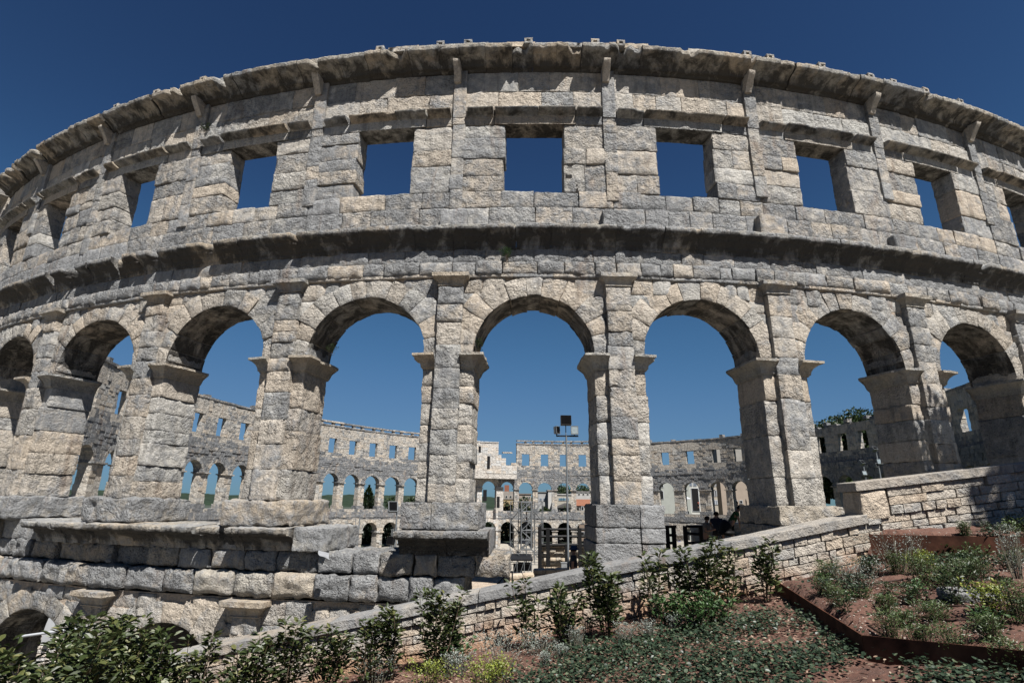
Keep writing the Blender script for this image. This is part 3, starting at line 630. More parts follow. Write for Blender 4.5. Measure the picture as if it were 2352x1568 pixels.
for (n, na, nb) in bays:
    dz = dzf(n); a, b, sc_ = sn(na), sn(nb), sn(n); far = 10 if abs(n) > 12 else 0; white = -34.0 < n < -32
    mt = M['white'] if white else M['far']; rx = min(HO+.12, (b-a)/2-.66); hw = 1.02
    tower = -34.5 < n < -31.9
    # window storey
    mb = MB(); t2 = -.8
    if True:
        ztop = 15.15+dz
        if n > 28.5: ztop = 15.0+dz
        if 19.5 < n < 28.5: ztop = 14.2+dz
        if -34.6 < n < -33.8: ztop = 9.3
        if 24 < n < 28.5: ztop = 14.9+dz
        box(mb, a, b, 7.6+dz, 9.55+dz, t2+.04, -.04, fm)
        if ztop > 10:
            for (p, q) in ((a, sc_-hw-.03), (sc_+hw+.03, b)): box(mb, p, q, 9.5+dz, 12.7+dz, t2+.04, -.04, fm)
            box(mb, a, b, 12.75+dz, ztop-.25, t2+.04, -.04, fm)
        z = 7.6+dz
        while z < ztop-.2:
            h = R0.uniform(.42, .62) if z < 12.4+dz else R0.uniform(.5, .8)
            if z < 9.6+dz < z+h+.2: h = 9.6+dz-z
            if z < 12.62+dz < z+h+.15: h = 12.62+dz-z
            zz = min(z+h, ztop)
            mid = (z+zz)/2
            if 9.55+dz < mid < 12.62+dz:
                frow(mb, a, sc_-hw+R0.uniform(-.05, .04), z, zz, t2, 0, g=.25); frow(mb, sc_+hw+R0.uniform(-.04, .05), b, z, zz, t2, 0, g=.25)
            else: frow(mb, a, b, z, zz, t2-(.06 if z < 8.3+dz else 0), 0+(.35 if 7.9+dz < mid < 8.5+dz else 0), g=.75 if z < 9.5+dz else .3)
            z = zz
        box(mb, sc_-hw-.3, sc_+hw+.3, 12.64+dz, 13.0+dz, t2-.03, .03, fm, col=(.5, .1, 0))
        if ztop > 10:
            if not (19.5 < n < 24):
                for u0, u1 in zip(*(lambda q: (q[:-1], q[1:]))(splits(a, b, 1, 1.8))): box(mb, u0, u1, ztop-.0, ztop+.32, t2-.12-.3*0, .55, fm, col=rc(.65), jit=.02)
            else:
                for u0, u1 in zip(*(lambda q: (q[:-1], q[1:]))(splits(a, b, 1, 1.8))):
                    if R0.rand() < .6: box(mb, u0, u1, ztop, ztop+R0.uniform(.1, .5), t2, .1, fm, col=rc(.7), jit=.04)
        wb = mb.build('window_bay', mt, arena, smooth=False)
        # channel beams on stubs
        if ztop > 12 and not tower:
            cb = MB(); zb = ztop+.3
            if n < -22.5 or n < -18.9 and R0.rand() < .5:
                for s_ in (a+.2, sc_-.2): box(cb, s_-.05, s_+.55, zb, zb+.5, t2+.1, -.1, fm, col=rc(.4), jit=.05)
                if R0.rand() < .85: box(cb, a+.02, b-.02 if R0.rand() < .7 else sc_+.4, zb+.48, zb+.82, t2-.05, .05, fm, col=rc(.5), jit=.03)
            elif R0.rand() < .7: box(cb, a+.6, a+1.5, zb, zb+.5+R0.uniform(-.1, .15), t2, .1, fm, col=rc(.6), jit=.08)
            cb.build('channel_beam', mt, arena, smooth=False)
    # arcade storey
    zb, zi, zcr = -1.95+dz, 3.5+dz, 5.3+dz; t1 = -1.4
    if abs(n) < 11: zcr = 6.2-(abs(n)-5)*.12; zi = zcr-1.9; zb = -.8-(abs(n)-5)*.1
    mb = MB(); rz = zcr-zi; S = np.unique(np.concatenate([[a, b], sc_+rx*np.sin(np.linspace(-PI/2, PI/2, 15))])); nS = len(S)
    Z = np.array([zi if abs(s-sc_) >= rx-1e-6 else zi+rz*math.sqrt(1-((s-sc_)/rx)**2) for s in S])
    for o in (-.05, t1+.05):
        V = np.concatenate([WS(S, o, Z), WS(S, o, np.full(nS, 7.65+dz))]); mb.add(V, [[i, i+1, nS+i+1, nS+i] for i in range(nS-1)], (.5, .7, 0))
    V = np.concatenate([WS(S, 0, Z), WS(S, t1, Z)]); mb.add(V, [[i, i+1, nS+i+1, nS+i] for i in range(nS-1)], (.5, .4, .35))
    e = np.linspace(-PI/2, PI/2, 10)
    fp = polar(sc_, zi, rx, rz/rx)
    for i in range(9):
        th = .5+R0.uniform(-.05, .15); box(mb, e[i]*rx+.02, e[i+1]*rx-.02, rx, rx+th, t1-R0.uniform(.0, .08), R0.uniform(0, .08), fp, col=rc(.55))
    z = zi
    while z < 7.6+dz:
        zz = min(z+R0.uniform(.42, .6), 7.62+dz); 
        if 7.62+dz-zz < .25: zz = 7.62+dz
        w_ = extr(sc_, rx+.5, zi, rz+.5, (z+zz)/2)
        if w_ > .2: frow(mb, a, sc_-w_, z, zz, t1, 0, g=.65); frow(mb, sc_+w_, b, z, zz, t1, 0, g=.65)
        else: frow(mb, a, b, z, zz, t1-(.1 if R0.rand() < .3 else 0), 0, g=.75, jo=.07)
        z = zz
    for (p, q) in ((a, sc_-rx), (sc_+rx, b)):
        box(mb, p, q, zb, zi, t1+.06, -.06, fm)
        z = zb
        while z < zi-.1:
            zz = min(z+R0.uniform(.5, .95), zi-.1); 
            if zi-.1-zz < .25: zz = zi-.1
            rg = R0.uniform(-.05, .05)
            frow(mb, p, q+(rg if p == a else 0), z, zz, t1, .0, w0=.9, w1=1.5, g=.12); z = zz
        # impost slab
        box(mb, p, q, zi-.30, zi-.12, t1-.12, .12, fm, col=rc(.5, .3)); 
        if p == a: box(mb, q-.3, q+.22, zi-.16, zi+.03, t1-.28, .28, fm, col=rc(.4, .3)); box(mb, a, q-.3, zi-.16, zi+.03, t1-.28, .28, fm, col=rc(.4, .3))
        else: box(mb, p-.22, p+.3, zi-.16, zi+.03, t1-.28, .28, fm, col=rc(.4, .3)); box(mb, p+.3, q, zi-.16, zi+.03, t1-.28, .28, fm, col=rc(.4, .3))
        box(mb, p-(.18 if p != a else 0), q+(.18 if p == a else 0), zb, zb+.65, t1-.15, .2, fm, col=rc(.6), jit=.03)
    for z0, z1, pr_ in ((zb-.6, zb, .0), (zb-1.2, zb-.6, .1), (zb-1.75, zb-1.2, .2), (zb-2.15, zb-1.75, .1)):
        frow(mb, a, b, z0, z1, t1-.15-pr_, .2+pr_, g=.75, jo=.04)
    box(mb, a, b, zb-2.15, zb-.05, t1-.1, .1, fm)
    mb.build('arch_bay', mt, arena, smooth=False)
    # lowest storey
    if abs(n) > 11 or n < 0:
        mb = MB(); zt = zb-2.15; zi3, zcr3 = -6.9+dz*.5, -5.05+dz*.5; zg = -12.2; t1 = -1.95; rz = zcr3-zi3
        Z = np.array([zi3 if abs(s-sc_) >= rx-1e-6 else zi3+rz*math.sqrt(1-((s-sc_)/rx)**2) for s in S])
        for o in (-.02, t1+.02):
            V = np.concatenate([WS(S, o, Z), WS(S, o, np.full(nS, zt))]); mb.add(V, [[i, i+1, nS+i+1, nS+i] for i in range(nS-1)], (.5, .1, 0))
        V = np.concatenate([WS(S, 0, Z), WS(S, t1, Z)]); mb.add(V, [[i, i+1, nS+i+1, nS+i] for i in range(nS-1)], (.5, .1, .2))
        for i in range(9): box(mb, e[i]*rx+.02, e[i+1]*rx-.02, rx, rx+.55+R0.uniform(-.05, .2), t1-R0.uniform(.0, .08), R0.uniform(0, .08), polar(sc_, zi3, rx, rz/rx), col=rc(.12))
        for (p, q) in ((a, sc_-rx), (sc_+rx, b)):
            box(mb, p, q, zg, zi3, t1+.06, -.06, fm); z = zg
            while z < zi3-.1:
                zz = min(z+R0.uniform(.5, .8), zi3-.1)
                frow(mb, p, q, z, zz, t1-(.12 if R0.rand() < .3 else 0), .0, w0=.9, w1=1.5, g=.1); z = zz
            box(mb, p-(.2 if p != a else 0), q+(.2 if p == a else 0), zi3-.35, zi3, t1-.22, .2, fm, col=rc(.2, .2), jit=.02)
        mb.build('lower_arch_bay', mt, arena, smooth=False)
# restored white stair tower of the far wall
tw = MB(); OPN = []
A0, A1 = sn(-34.0), sn(-31.6); 
for (na, nb, zt) in ((-33.0, -31.6, 13.2), (-33.45, -33.0, 12.4), (-33.75, -33.45, 11.0), (-34.0, -33.75, 10.0), (-34.6, -34.0, 8.2)):
    z = 6.3
    box(tw, sn(na), sn(nb), 5.0, zt-.3, -3.6, -1.9, fm)
    while z < zt:
        zz = min(z+R0.uniform(.55, .75), zt+R0.uniform(-.1, .3)); frow(tw, sn(na), sn(nb)+R0.uniform(-.1, .3), z, zz, -3.7, -1.8, w0=.8, w1=1.5, g=.3, jo=.04); z = max(zz, z+.3)
for (nn, w_, z0, z1) in ((-33.05, .42, 7.3, 10.5), (-32.55, .35, 11.4, 13.0), (-33.62, .4, -2.2, .6), (-32.9, .5, -.6, 2.2)): OPN.append((sn(nn)-w_, sn(nn)+w_, z0, z1))
tw_o = tw.build('stair_tower', M['white'], arena, smooth=False); tag(tw_o, 'pale cleaned stone stair tower with a stepped ruined top in the far wall'); 
for q in OPN:
    twd = MB(); box(twd, *q, -3.76, -3.6, fm, col=(.5, .9, 1)); twd.build('opening', M['dark'], tw_o, smooth=False)
# masonry filling white arch bay with a tall opening
fl = MB(); box(fl, sn(-33.62)-1.9, sn(-33.62)+.0, -3, 3.0, -1.6, -.3, fm)
fl.build('infill_wall', M['white'], arena, smooth=False)
# ------------------------------------------------------------------ terrain
def sst(a, b, x): t = np.clip((x-a)/(b-a), 0, 1); return t*t*(3-2*t)
CX, CY = 5.525, 81.749
def zground(x, y):
    px = x*_rt[0]+y*_fw[0]+EX; py = x*_rt[1]+y*_fw[1]+EY
    r = np.hypot(px/EA, py/EB)
    out = np.interp(x, [-60, -12, -7, -1, 2, 5, 8, 12, 18, 30, 60], [-9.5, -8.2, -7.2, -3.2, -2.35, -1.75, -.9, -.1, .5, 1.5, 2.0])
    far_out = -11.0
    ang = np.degrees(np.arctan2(x-CX, -(y-CY)))       # 0 near end, + right
    outz = out*(1-sst(25, 80, y))+far_out*sst(25, 80, y); outz = np.where(ang > 0, outz*(1-sst(60, 140, y)*0)+0, outz)
    # inside: floor, cavea remains rising to a rim
    rim = np.interp(ang, [-180, -60, -25, -8, -3, 0, 3, 8, 16, 60, 85, 110, 125, 180], [-11.9, -11.6, -7.0, -5.2, -4.1, -3.4, -2.35, -1.9, -1.7, -1.0, -1.6, -5, -11.3, -11.9])
    cut = np.interp(ang, [-10, 0, 12, 60], [.74, .78, .74, .62])
    ins = -11.8+(rim+11.8)*sst(cut-.2, cut, r)
    w = sst(.985, 1.02, r)
    z = ins*(1-w)+outz*w
    return z
def garden_z(x, y): return -1.60+.19*x-.02*y
xs = np.concatenate([np.linspace(-900, -70, 24), np.linspace(-66, -12, 40), np.linspace(-11.6, 16, 100), np.linspace(16.6, 80, 50), np.linspace(90, 900, 20)])
ys = np.concatenate([np.linspace(-400, -8, 14), np.linspace(-6, 8.2, 16), np.linspace(8.35, 40, 110), np.linspace(40.7, 175, 110), np.linspace(185, 1400, 26)])
X_, Y_ = np.meshgrid(xs, ys, indexing='ij'); Z_ = zground(X_.ravel(), Y_.ravel()).reshape(X_.shape)
under = (Y_ < 8.3) & (np.abs(X_) < 13); Z_ = np.where(under, np.minimum(garden_z(X_, Y_)-.9, Z_), Z_)
nz = fbm(np.stack([X_.ravel()*.6, Y_.ravel()*.6, 0*X_.ravel()], -1), 4, 4).reshape(X_.shape)*.08; Z_ = Z_+nz
px = X_*_rt[0]+Y_*_fw[0]+EX; py = X_*_rt[1]+Y_*_fw[1]+EY; rr = np.hypot(px/EA, py/EB)
ang = np.degrees(np.arctan2(X_-CX, -(Y_-CY)))
grass = np.where((rr < .98) & (ang > 14) & (ang < 120) & (Z_ > -11), 1., 0.); grass = np.where((rr > 1.03) & (Y_ > 60), 1., grass); scrub = np.where((rr > 1.03) & (Y_ > 45), 1., 0.)
gm = MB(); I = np.arange(X_.size).reshape(X_.shape)
gm.add(np.stack([X_.ravel(), Y_.ravel(), Z_.ravel()], -1), np.stack([I[:-1, :-1], I[1:, :-1], I[1:, 1:], I[:-1, 1:]], -1).reshape(-1, 4), np.stack([grass.ravel(), scrub.ravel(), 0*grass.ravel()], -1))
m, nt, b = mat('ground_gravel'); geo = nd(nt, 'ShaderNodeNewGeometry'); n1 = noise(nt, geo.outputs['Position'], 1.2, 5, .65); n2 = noise(nt, geo.outputs['Position'], 14, 4, .7)
grav = ramp(nt, mth(nt, 'ADD', mth(nt, 'MULTIPLY', n1, .5), mth(nt, 'MULTIPLY', n2, .5)), [(.3, (.12, .105, .085)), (.7, (.26, .24, .205))])
gra = ramp(nt, n2, [(.3, (.03, .042, .015)), (.7, (.08, .09, .035))]); att = nd(nt, 'ShaderNodeAttribute', attribute_name='col'); sep = nd(nt, 'ShaderNodeSeparateColor'); nt.links.new(att.outputs['Color'], sep.inputs[0])
nt.links.new(mixc(nt, sep.outputs[1], mixc(nt, sep.outputs[0], grav, gra), (.012, .02, .009)), b.inputs['Base Color']); b.inputs['Roughness'].default_value = .95
bp = nd(nt, 'ShaderNodeBump', i_Strength=.5, i_Distance=.04); nt.links.new(n2, bp.inputs['Height']); nt.links.new(bp.outputs[0], b.inputs['Normal'])
tag(gm.build('ground', m), kind='structure')

# distant hills
def hills(name, dist, x0, x1, h, seed, amp):
    n = 260; xs = np.linspace(x0, x1, n); hm = MB(); rows = 14; V = []
    for j in range(rows):
        t = j/(rows-1); y = dist+t*260; prof = math.sin(t*PI*.6)/math.sin(PI*.6)
        k = fbm(np.stack([xs*.006, xs*0+t*1.5, xs*0], -1), seed, 4); k2 = fbm(np.stack([xs*.09, xs*0+j*3.3, xs*0], -1), seed+3, 3)
        V.append(np.stack([xs, xs*0+y, -16+(h+16+amp*k)*prof+k2*2.2], -1))
    I = np.arange(rows*n).reshape(rows, n); hm.add(np.concatenate(V), np.stack([I[:-1, :-1], I[1:, :-1], I[1:, 1:], I[:-1, 1:]], -1).reshape(-1, 4)); return tag(hm.build(name, M['hill']), kind='structure')
M['hill'] = plain('wooded_hill', (.022, .038, .022), .95, var=.45, scale=.12, bump=.3)
hills('hills', 620, -900, 200, 2, 3, 7)

# ------------------------------------------------------------------ garden bed in front
Y0 = 7.6
def steelA(): return [(3.42, 7.50), (2.83, 4.77), (3.31, 3.9), (4.2, 2.3), (5.5, 0.0)]
def steelB(): return [(4.74, 7.50), (5.95, 6.55), (8.5, 5.2), (12, 4.3)]
def side(poly, x, y):
    """>0 on the uphill (right / behind) side of the edging"""
    xx = np.interp(y, [p[1] for p in reversed(poly)], [p[0] for p in reversed(poly)]); return x-xx
def sideB(x, y):
    yy = np.interp(x, [p[0] for p in steelB()], [p[1] for p in steelB()]); return np.where(x > 4.74, y-yy, -1)
def soil_z(x, y):
    x = np.asarray(x, float); y = np.asarray(y, float)
    z = garden_z(x, y)
    z = z+.10*sst(.06, .16, side(steelA(), x, y))
    tb = np.clip((x-4.74)/3, 0, 1)
    up = -.43+.05*(x-5)+.10*np.clip(y-6.6, 0, 1.2)
    z = z+np.maximum(up-z, 0)*sst(.08, .2, sideB(x, y))
    return z
xs = np.linspace(-11, 12, 330); ys = np.linspace(-3, 7.75, 170); X_, Y_ = np.meshgrid(xs, ys, indexing='ij')
Z_ = soil_z(X_, Y_)+fbm(np.stack([X_.ravel()*2.2, Y_.ravel()*2.2, 0*X_.ravel()], -1), 8, 4).reshape(X_.shape)*.05+fbm(np.stack([X_.ravel()*9, Y_.ravel()*9, 0*X_.ravel()], -1), 9, 3).reshape(X_.shape)*.030
gm = MB(); I = np.arange(X_.size).reshape(X_.shape); gm.add(np.stack([X_.ravel(), Y_.ravel(), Z_.ravel()], -1), np.stack([I[:-1, :-1], I[1:, :-1], I[1:, 1:], I[:-1, 1:]], -1).reshape(-1, 4))
m, nt, b = mat('red_garden_soil'); geo = nd(nt, 'ShaderNodeNewGeometry'); P_ = geo.outputs['Position']; n1 = noise(nt, P_, 1.4, 5, .6); n2 = noise(nt, P_, 22, 5, .7)
c = ramp(nt, mth(nt, 'ADD', mth(nt, 'MULTIPLY', n1, .45), mth(nt, 'MULTIPLY', n2, .55)), [(.30, (.028, .013, .008)), (.5, (.070, .029, .018)), (.7, (.125, .07, .048))])
vo = nd(nt, 'ShaderNodeTexVoronoi', i_Scale=38.); nt.links.new(P_, vo.inputs['Vector'])
pb = nd(nt, 'ShaderNodeMapRange', i_From_Min=.16, i_From_Max=.10); nt.links.new(vo.outputs['Distance'], pb.inputs[0]); pm = nd(nt, 'ShaderNodeMapRange', i_From_Min=.50, i_From_Max=.62); nt.links.new(noise(nt, P_, 2.3, 3, .6), pm.inputs[0])
c = mixc(nt, mth(nt, 'MULTIPLY', pb.outputs[0], pm.outputs[0]), c, (.22, .19, .165)); nt.links.new(c, b.inputs['Base Color']); b.inputs['Roughness'].default_value = .95
bp = nd(nt, 'ShaderNodeBump', i_Strength=.7, i_Distance=.03); nt.links.new(n2, bp.inputs['Height']); nt.links.new(bp.outputs[0], b.inputs['Normal'])
tag(gm.build('garden_soil', m), kind='structure')
def edging(name, pts, top, th, label):
    mb = MB(); 
    for (x0, y0), (x1, y1) in zip(pts[:-1], pts[1:]):
        L = math.hypot(x1-x0, y1-y0); k = max(1, int(L/1.2)); nx, ny = -(y1-y0)/L*th/2, (x1-x0)/L*th/2
        for i in range(k):
            a, c_ = i/k, (i+1)/k-.004/L; P = []
            for t in (a, c_):
                x, y = x0+(x1-x0)*t, y0+(y1-y0)*t
                for s in (-1, 1):
                    P += [(x+nx*s, y+ny*s, float(garden_z(x, y))-.25), (x+nx*s, y+ny*s, top(x, y))]
            mb.add(P, [[0, 1, 5, 4], [2, 3, 7, 6], [1, 3, 7, 5], [0, 1, 3, 2], [4, 5, 7, 6]])
    return tag(mb.build(name, M['rust'], smooth=False), label, 'garden edging', 'rusty steel edgings of the garden terraces')
edging('steel_edging', steelA(), lambda x, y: float(garden_z(x, y))+.15, .012, 'low rusty steel edging with a corner between ivy and the red soil bed')
edging('steel_edging', steelB(), lambda x, y: max(-.38+.03*(x-5), float(garden_z(x, y))+.1), .012, 'taller dark rusty steel edging retaining the upper terrace at the wall')

# ------------------------------------------------------------------ garden retaining wall
SLOPE = .198
def cop1(x): return -1.09+SLOPE*x          # top of the coping along the ramp
def cop2(x): return .25+.125*(x-4.55)
ret = thing('retaining_wall', 'low dry-laid limestone garden wall with grey sloping coping, stepping up to the right', 'stone wall', (0, Y0, -2.4))
def rmap(a, b, c): return np.stack([a, Y0-c+0*a, b-1.09+SLOPE*a], -1)
mb = MB(); CT = .115
rows = [0]
z = -CT
while z > -1.15:
    h = R0.uniform(.06, .14); u = splits(-9.5, 10.5 if z < -.3 else 4.86, .12, .42); 
    for j in range(len(u)-1):
        split = R0.rand() < .18 and h > .13; o_ = R0.uniform(-.02, .025); xm = u[j]
        low = np.clip(((cop1(xm)+z)-(garden_z(xm, 7.6)+.28))/-.3, 0, 1)
        cc = (R0.rand(), float(np.clip(R0.normal(.22, .18), 0, 1)), 0)
        for (b0, b1) in (((z-h, z-h/2), (z-h/2, z)) if split else ((z-h, z),)):
            block(mb, rmap, u[j]+.006, u[j+1]-.006, b0+.005, b1-.005, -.15, o_, res=.04, bev=.012, rough=.008, boss=R0.uniform(0, .012), col=cc, faces='FLRTB', freq=9)
    z -= h
box(mb, -9.5, 10.5, -1.5, -CT+.02, -.45, -.035, rmap)
mb.build('stone_face', M['garden_wall'], ret, smooth=False)
# upper, stepped-up part
def rmap2(a, b, c): return np.stack([a, Y0-c+0*a, b+.25+.125*(a-4.55)], -1)
mb = MB(); z = -CT
block(mb, rmap2, 4.76, 5.12, -.50, -CT-.01, -.4, .02, res=.05, bev=.03, rough=.02, boss=.03, col=(.1, .0, 0), faces='FLRTB', freq=6)
while z > -.92:
    h = R0.uniform(.07, .15); u = splits(5.14 if z > -.45 else 4.80, 10.5, .14, .48)
    for j in range(len(u)-1): block(mb, rmap2, u[j]+.006, u[j+1]-.006, z-h+.005, z-.005, -.15, .01+R0.uniform(-.02, .025), res=.04, bev=.012, rough=.008, boss=R0.uniform(0, .012), col=(R0.rand(), float(np.clip(R0.normal(.25, .2), 0, 1)), 0), faces='FLRTB', freq=11)
    z -= h
box(mb, 4.80, 10.5, -1.2, -CT+.02, -.42, -.035, rmap2)
mb.build('stone_face', M['garden_wall'], ret, smooth=False)
mb = MB(); u = splits(-9.5, 4.80, 1.4, 1.9)
for j in range(len(u)-1): block(mb, rmap, u[j]+.004, u[j+1]-.004, -CT, .0+R0.uniform(-.004, .004), -.40, .045+R0.uniform(-.006, .006), res=.1, bev=.014, rough=.003, col=rc(.3, 0), faces='FLRTB')
u = splits(4.70, 10.5, 1.4, 1.9)
for j in range(len(u)-1): block(mb, rmap2, u[j]+.004, u[j+1]-.004, -CT, .0+R0.uniform(-.004, .004), -.40, .045+R0.uniform(-.006, .006), res=.1, bev=.014, rough=.003, col=rc(.3, 0), faces='FLRTB')
mb.build('coping', M['coping'], ret, smooth=False)
# ------------------------------------------------------------------ plants
def ground_at(X, Y, fz=None):
    fz = fz or (lambda x, y: float(soil_z(x, y))); lo = None
    r = at(X, Y, 1.0)
    for k in np.linspace(1.5, 12, 600):
        if r.z*k < fz(r.x*k, k): return np.array([r.x*k, k, fz(r.x*k, k)])
    return np.array([r.x*7.4, 7.4, fz(r.x*7.4, 7.4)])
def leaves(mb, P, D, L, Wd, rs, droop=.25, tone=None, fold=.25):
    """pointed leaves: P base points, D directions, L lengths, Wd half widths"""
    n = len(P); D = D/(np.linalg.norm(D, axis=1, keepdims=True)+1e-9); up = rs.normal(0, .35, (n, 3))+np.array([0, 0, 1.])
    S = np.cross(D, up); S /= np.linalg.norm(S, axis=1, keepdims=True)+1e-9; U = np.cross(S, D)
    L = np.broadcast_to(L, (n,))[:, None]; Wd = np.broadcast_to(Wd, (n,))[:, None]
    tip = P+D*L-U*L*droop; l1 = P+D*L*.35+S*Wd+U*Wd*fold; l2 = P+D*L*.72+S*Wd*.8+U*Wd*fold-U*L*droop*.4
    r1 = P+D*L*.35-S*Wd+U*Wd*fold; r2 = P+D*L*.72-S*Wd*.8+U*Wd*fold-U*L*droop*.4
    V = np.stack([P, l1, l2, tip, r2, r1], 1).reshape(-1, 3); b = (np.arange(n)*6)[:, None]
    F = np.concatenate([b+np.array([[0, 1, 2, 3]]), b+np.array([[0, 3, 4, 5]])])
    t = rs.uniform(0, 1, n) if tone is None else tone
    mb.add(V, F, np.repeat(np.stack([t, t*0, t*0], -1), 6, 0))
def shrub(name, label, cat, base, h, w, nst, nleaf, leafL, leafW, mtl, group=None, seed=0, spread=.5, stem_r=.008, start=.25, stemmat='bark', droop=.25, upw=.5):
    rs = np.random.RandomState(seed); root = thing(name, label, cat, tuple(base), group); st = MB(); lf = MB(); base = np.array(base)
    for k in range(nst):
        a = rs.uniform(0, 2*PI); rr = rs.uniform(.2, 1)*w/2; hh = h*rs.uniform(.62, 1.0) if k else h
        top = base+np.array([math.cos(a)*rr, math.sin(a)*rr*.7, hh]); b0 = base+np.array([math.cos(a)*rr*spread*.4, math.sin(a)*rr*.25, -.05]); mid = (b0+top)/2+rs.normal(0, .05, 3)*h*.5
        t = np.linspace(0, 1, 9)[:, None]; C = (1-t)**2*b0+2*t*(1-t)*mid+t*t*top
        tube(st, C, np.linspace(stem_r, stem_r*.3, 9), 5, cap=False)
        m = max(4, int(nleaf/nst*hh/h)); u = start+(1-start)*rs.uniform(0, 1, m)**.75; u[:4] = 1
        P = np.stack([np.interp(u, t[:, 0], C[:, i]) for i in range(3)], -1)
        # short side twigs
        az = rs.uniform(0, 2*PI, m); tw = rs.uniform(0, .26, m)*w*(1.2-u)+.01; D = np.stack([np.cos(az), np.sin(az), rs.uniform(-.1, .9, m)*upw*2], -1)
        P = P+D*tw[:, None]; leaves(lf, P, D+rs.normal(0, .2, (m, 3))+np.array([0, 0, .2]), leafL*rs.uniform(.6, 1.15, m), leafW*rs.uniform(.7, 1.1, m), rs, droop, tone=np.clip(rs.beta(2, 2, m)+.25*(u-.6), 0, 1))
    st.build('stem', M[stemmat], root); lf.build('foliage', M[mtl], root, smooth=False); return root
def px2m(px, d): return px/FPX*d*.97
G1 = 'young laurel shrubs along the garden wall'
LS = [(1215, 1335, 1478, 85, 7.1, 4, 150, 'sparse laurel with few stems, below the gap where the wall coping starts to look clear of the pedestal'),
 (1290, 1350, 1475, 120, 7.0, 6, 230, 'wide open laurel left of the tallest dense laurel in the middle'),
 (1395, 1275, 1462, 105, 6.9, 7, 520, 'dense tall laurel in the middle, its top overlapping the coping under the second pier'),
 (1505, 1268, 1410, 85, 7.1, 4, 150, 'thin laurel just right of the tallest middle laurel'),
 (1562, 1300, 1420, 70, 7.15, 4, 140, 'short thin laurel behind the fresh green nettles'),
 (1622, 1242, 1405, 105, 7.0, 7, 330, 'bushy laurel reaching over the coping below the group of people'),
 (1672, 1262, 1400, 60, 7.15, 4, 150, 'narrow laurel beside the bushy one below the bending visitor'),
 (1757, 1242, 1378, 95, 7.1, 5, 200, 'rightmost laurel, standing alone by the start of the steel edging'),
 (1005, 1358, 1545, 105, 6.9, 7, 330, 'tall laurel crossing the coping below the central pedestal'),
 (1045, 1392, 1510, 50, 7.1, 3, 110, 'small laurel tucked against the wall right of the tall one below the central pedestal'),
 (905, 1402, 1560, 80, 6.9, 5, 190, 'laurel with reddish thin stems left of the tall one below the pedestal'),
 (835, 1425, 1580, 95, 6.8, 5, 200, 'loose laurel third left of the one below the pedestal'),
 (745, 1442, 1590, 120, 6.7, 7, 330, 'broad low laurel below the left part of the coping'),
 (655, 1425, 1590, 90, 6.7, 5, 240, 'upright laurel whose top touches the sloping coping at left'),
 (598, 1462, 1620, 110, 6.5, 6, 260, 'leafy laurel at the lower end of the wall'),
 (530, 1488, 1640, 120, 6.3, 7, 300, 'low laurel right of the lower end of the coping'),
 (437, 1455, 1650, 90, 6.2, 6, 260, 'laurel in front of the very end of the coping'),
 (345, 1520, 1680, 100, 5.8, 6, 300, 'darker laurel between the big green bush and the coping end')]
for i, (X, Yt, Yb, wp, d, ns, nl, lab) in enumerate(LS):
    b = at(X, Yb, d); z = float(soil_z(b.x, d)); t = at(X, Yt, d); lab = ' '.join(lab.split()[:16])
    shrub('laurel_shrub', lab, 'shrub', (b.x, d, z), t.z-z, px2m(wp, d), int(ns*1.3), nl*2.0, .088, .019, 'laurel', G1, seed=40+i, start=.12)
for (X, Yt, d, wp, nl, lab, sd) in ((245, 1415, 5.6, 235, 3600, 'big bright green bush covering the lowest arcade at left', 3), (60, 1448, 4.3, 330, 3800, 'large leafy bush filling the bottom left corner', 5), (170, 1478, 5.0, 150, 1100, 'middling bush between the two large ones at bottom left', 6)):
    b = at(X, 1600, d); z = float(soil_z(b.x, d)); t = at(X, Yt, d)
    shrub('laurel_bush', lab, 'bush', (b.x, d, z-.1), t.z-z+.1, px2m(wp, d), 30, nl*1.7, .075, .019, 'laurel', 'big laurel bushes at bottom left', seed=sd, spread=.9, start=.2)
